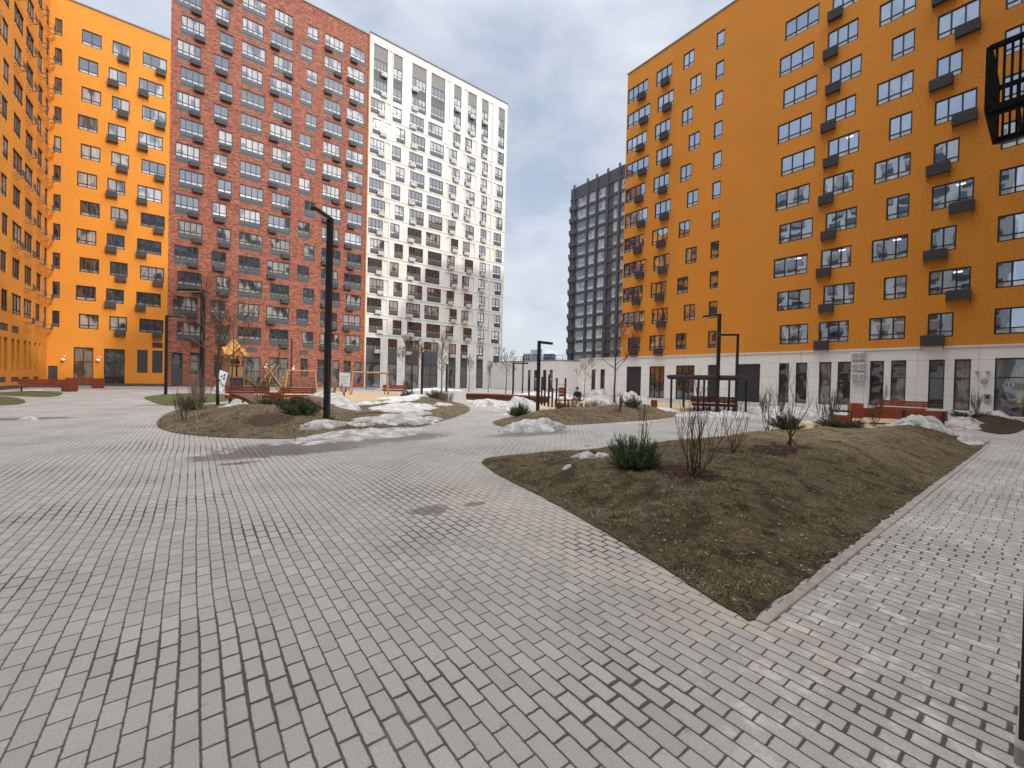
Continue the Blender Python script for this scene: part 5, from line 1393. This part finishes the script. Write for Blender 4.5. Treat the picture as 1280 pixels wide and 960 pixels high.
for i,(x,y,l) in enumerate(((8.3,33.4,'spring rider of dark timber beside the play sand, nearest the tall lamp'),(9.6,34.6,'spring rider of pale timber on the play sand, right of the dark one'))):
    t=thing('spring_rider',l,'spring rider',(x,y,0),.6+i,'spring riders on the play sand')
    m=MB()
    pts_=[(.10*math.cos(a*.9),.10*math.sin(a*.9),.02+.012*a) for a in range(28)]; m.tube(pts_,[.02]*28,5); m.obj('spring',M['black'],t)
    m=MB(); m.box(-.45,.45,-.13,.13,.36,.46); m.obj('seat',M['palewood' if i else 'greywood'],t,bevel=.02)
    m=MB(); m.bar((.35,0,.46),(.55,0,.95),.08,.22); m.bar((.42,-.25,.78),(.42,.25,.78),.04); m.obj('handle',M['greywood'],t)
    m=MB(); m.bar((-.4,0,.46),(-.55,0,.75),.06,.24); m.obj('backrest',M['redwood'],t)

# ------------------------------------------------------------------ world, sun, camera
sun_dir = Vector((.300,-.814,.498)).normalized()
w = bpy.data.worlds.new('World'); S.world = w; w.use_nodes = True
nt = w.node_tree; n = nt.nodes; l = nt.links
for x in list(n): n.remove(x)
def N(ty, **k):
    o = n.new(ty)
    for a, v in k.items(): setattr(o, a, v)
    return o
out = N('ShaderNodeOutputWorld'); sky = N('ShaderNodeTexSky'); sky.sky_type = 'NISHITA'; sky.sun_disc = False
sky.sun_elevation = math.asin(sun_dir.z); sky.sun_rotation = math.atan2(sun_dir.x, sun_dir.y); sky.air_density = 1.0; sky.dust_density = 2.0
b1 = N('ShaderNodeBackground'); l.new(sky.outputs[0], b1.inputs[0]); b1.inputs[1].default_value = .10
tc = N('ShaderNodeTexCoord'); sep = N('ShaderNodeSeparateXYZ'); l.new(tc.outputs['Generated'], sep.inputs[0])
def mm(op, a, b=None, c=None, clamp=False):
    o = N('ShaderNodeMath', operation=op); o.use_clamp = clamp
    for i, v in enumerate((a, b, c)):
        if v is None: continue
        if isinstance(v, (int, float)): o.inputs[i].default_value = v
        else: l.new(v, o.inputs[i])
    return o.outputs[0]
zz = mm('ADD', mm('MAXIMUM', sep.outputs[2], 0.), .22)
cmb = N('ShaderNodeCombineXYZ'); l.new(mm('DIVIDE', sep.outputs[0], zz), cmb.inputs[0]); l.new(mm('DIVIDE', sep.outputs[1], zz), cmb.inputs[1])
def wnoise(scale, det, ro, off=0):
    o = N('ShaderNodeTexNoise'); l.new(cmb.outputs[0], o.inputs['Vector']); o.inputs['Scale'].default_value = scale
    o.inputs['Detail'].default_value = det; o.inputs['Roughness'].default_value = ro; o.inputs['Distortion'].default_value = .3; return o.outputs['Fac']
c1 = wnoise(1.25, 6, .55); c2 = wnoise(4.5, 5, .6)
cl = mm('ADD', mm('MULTIPLY', c1, .72), mm('MULTIPLY', c2, .28))
rp = N('ShaderNodeValToRGB'); l.new(cl, rp.inputs[0]); e = rp.color_ramp.elements
e[0].position = .38; e[0].color = (.37,.455,.625,1); e[1].position = .63; e[1].color = (.88,.905,.955,1)
# paler, whiter towards the horizon
hz = N('ShaderNodeMapRange'); l.new(sep.outputs[2], hz.inputs[0]); hz.inputs[1].default_value = 0; hz.inputs[2].default_value = .62; hz.inputs[3].default_value = .92; hz.inputs[4].default_value = 0
mx = N('ShaderNodeMix', data_type='RGBA'); l.new(hz.outputs[0], mx.inputs[0]); l.new(rp.outputs[0], mx.inputs[6]); mx.inputs[7].default_value = (.72,.765,.82,1)
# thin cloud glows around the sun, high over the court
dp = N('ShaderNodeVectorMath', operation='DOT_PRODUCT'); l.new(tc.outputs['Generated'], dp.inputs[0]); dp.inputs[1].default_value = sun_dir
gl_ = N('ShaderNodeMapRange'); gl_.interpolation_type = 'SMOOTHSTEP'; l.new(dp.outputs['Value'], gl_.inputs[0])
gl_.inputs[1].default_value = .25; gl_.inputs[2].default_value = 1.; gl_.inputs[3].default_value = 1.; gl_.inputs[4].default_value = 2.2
# brightness added overhead, mostly above the view, to fill the shaded court
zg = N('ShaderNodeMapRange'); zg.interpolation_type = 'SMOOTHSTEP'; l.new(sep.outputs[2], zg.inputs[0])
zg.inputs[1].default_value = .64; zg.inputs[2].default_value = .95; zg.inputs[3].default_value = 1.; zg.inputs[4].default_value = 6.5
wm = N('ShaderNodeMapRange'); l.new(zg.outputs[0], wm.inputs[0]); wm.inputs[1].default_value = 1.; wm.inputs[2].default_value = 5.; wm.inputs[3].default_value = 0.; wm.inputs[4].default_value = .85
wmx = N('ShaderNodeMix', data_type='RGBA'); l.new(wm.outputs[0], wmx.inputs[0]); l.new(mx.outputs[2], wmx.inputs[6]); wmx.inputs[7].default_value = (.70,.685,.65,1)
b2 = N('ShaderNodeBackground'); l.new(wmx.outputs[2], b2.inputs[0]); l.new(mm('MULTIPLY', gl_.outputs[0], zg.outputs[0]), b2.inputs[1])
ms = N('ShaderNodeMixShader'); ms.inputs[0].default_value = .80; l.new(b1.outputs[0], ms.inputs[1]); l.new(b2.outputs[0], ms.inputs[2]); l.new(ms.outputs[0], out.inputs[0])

sl = bpy.data.lights.new('Sun','SUN'); sl.energy = 2.0; sl.angle = R(2.0); sl.color = (1,.93,.82)
so = bpy.data.objects.new('Sun', sl); C.objects.link(so); so.rotation_euler = (-sun_dir).to_track_quat('-Z','Y').to_euler()

cam = bpy.data.cameras.new('Camera'); co = bpy.data.objects.new('Camera', cam); C.objects.link(co); S.camera = co
cam.sensor_width = 36; cam.lens = 520/1280*36; cam.clip_start = .05; cam.clip_end = 8000
a = R(37.5); p = math.atan(6/520); r = math.atan(.023)
F0 = Vector((math.sin(a), math.cos(a), 0)); R0 = Vector((math.cos(a), -math.sin(a), 0)); Z = Vector((0,0,1))
Fw = F0*math.cos(p)-Z*math.sin(p); U0 = F0*math.sin(p)+Z*math.cos(p)
Rt = R0*math.cos(r)+U0*math.sin(r); U = -R0*math.sin(r)+U0*math.cos(r)
co.matrix_world = Matrix(((Rt.x,U.x,-Fw.x,0),(Rt.y,U.y,-Fw.y,0),(Rt.z,U.z,-Fw.z,1.7),(0,0,0,1)))

vs = S.view_settings; vs.view_transform = 'Standard'; vs.look = 'None'; vs.gamma = 1; vs.use_curve_mapping = False; vs.exposure = .22
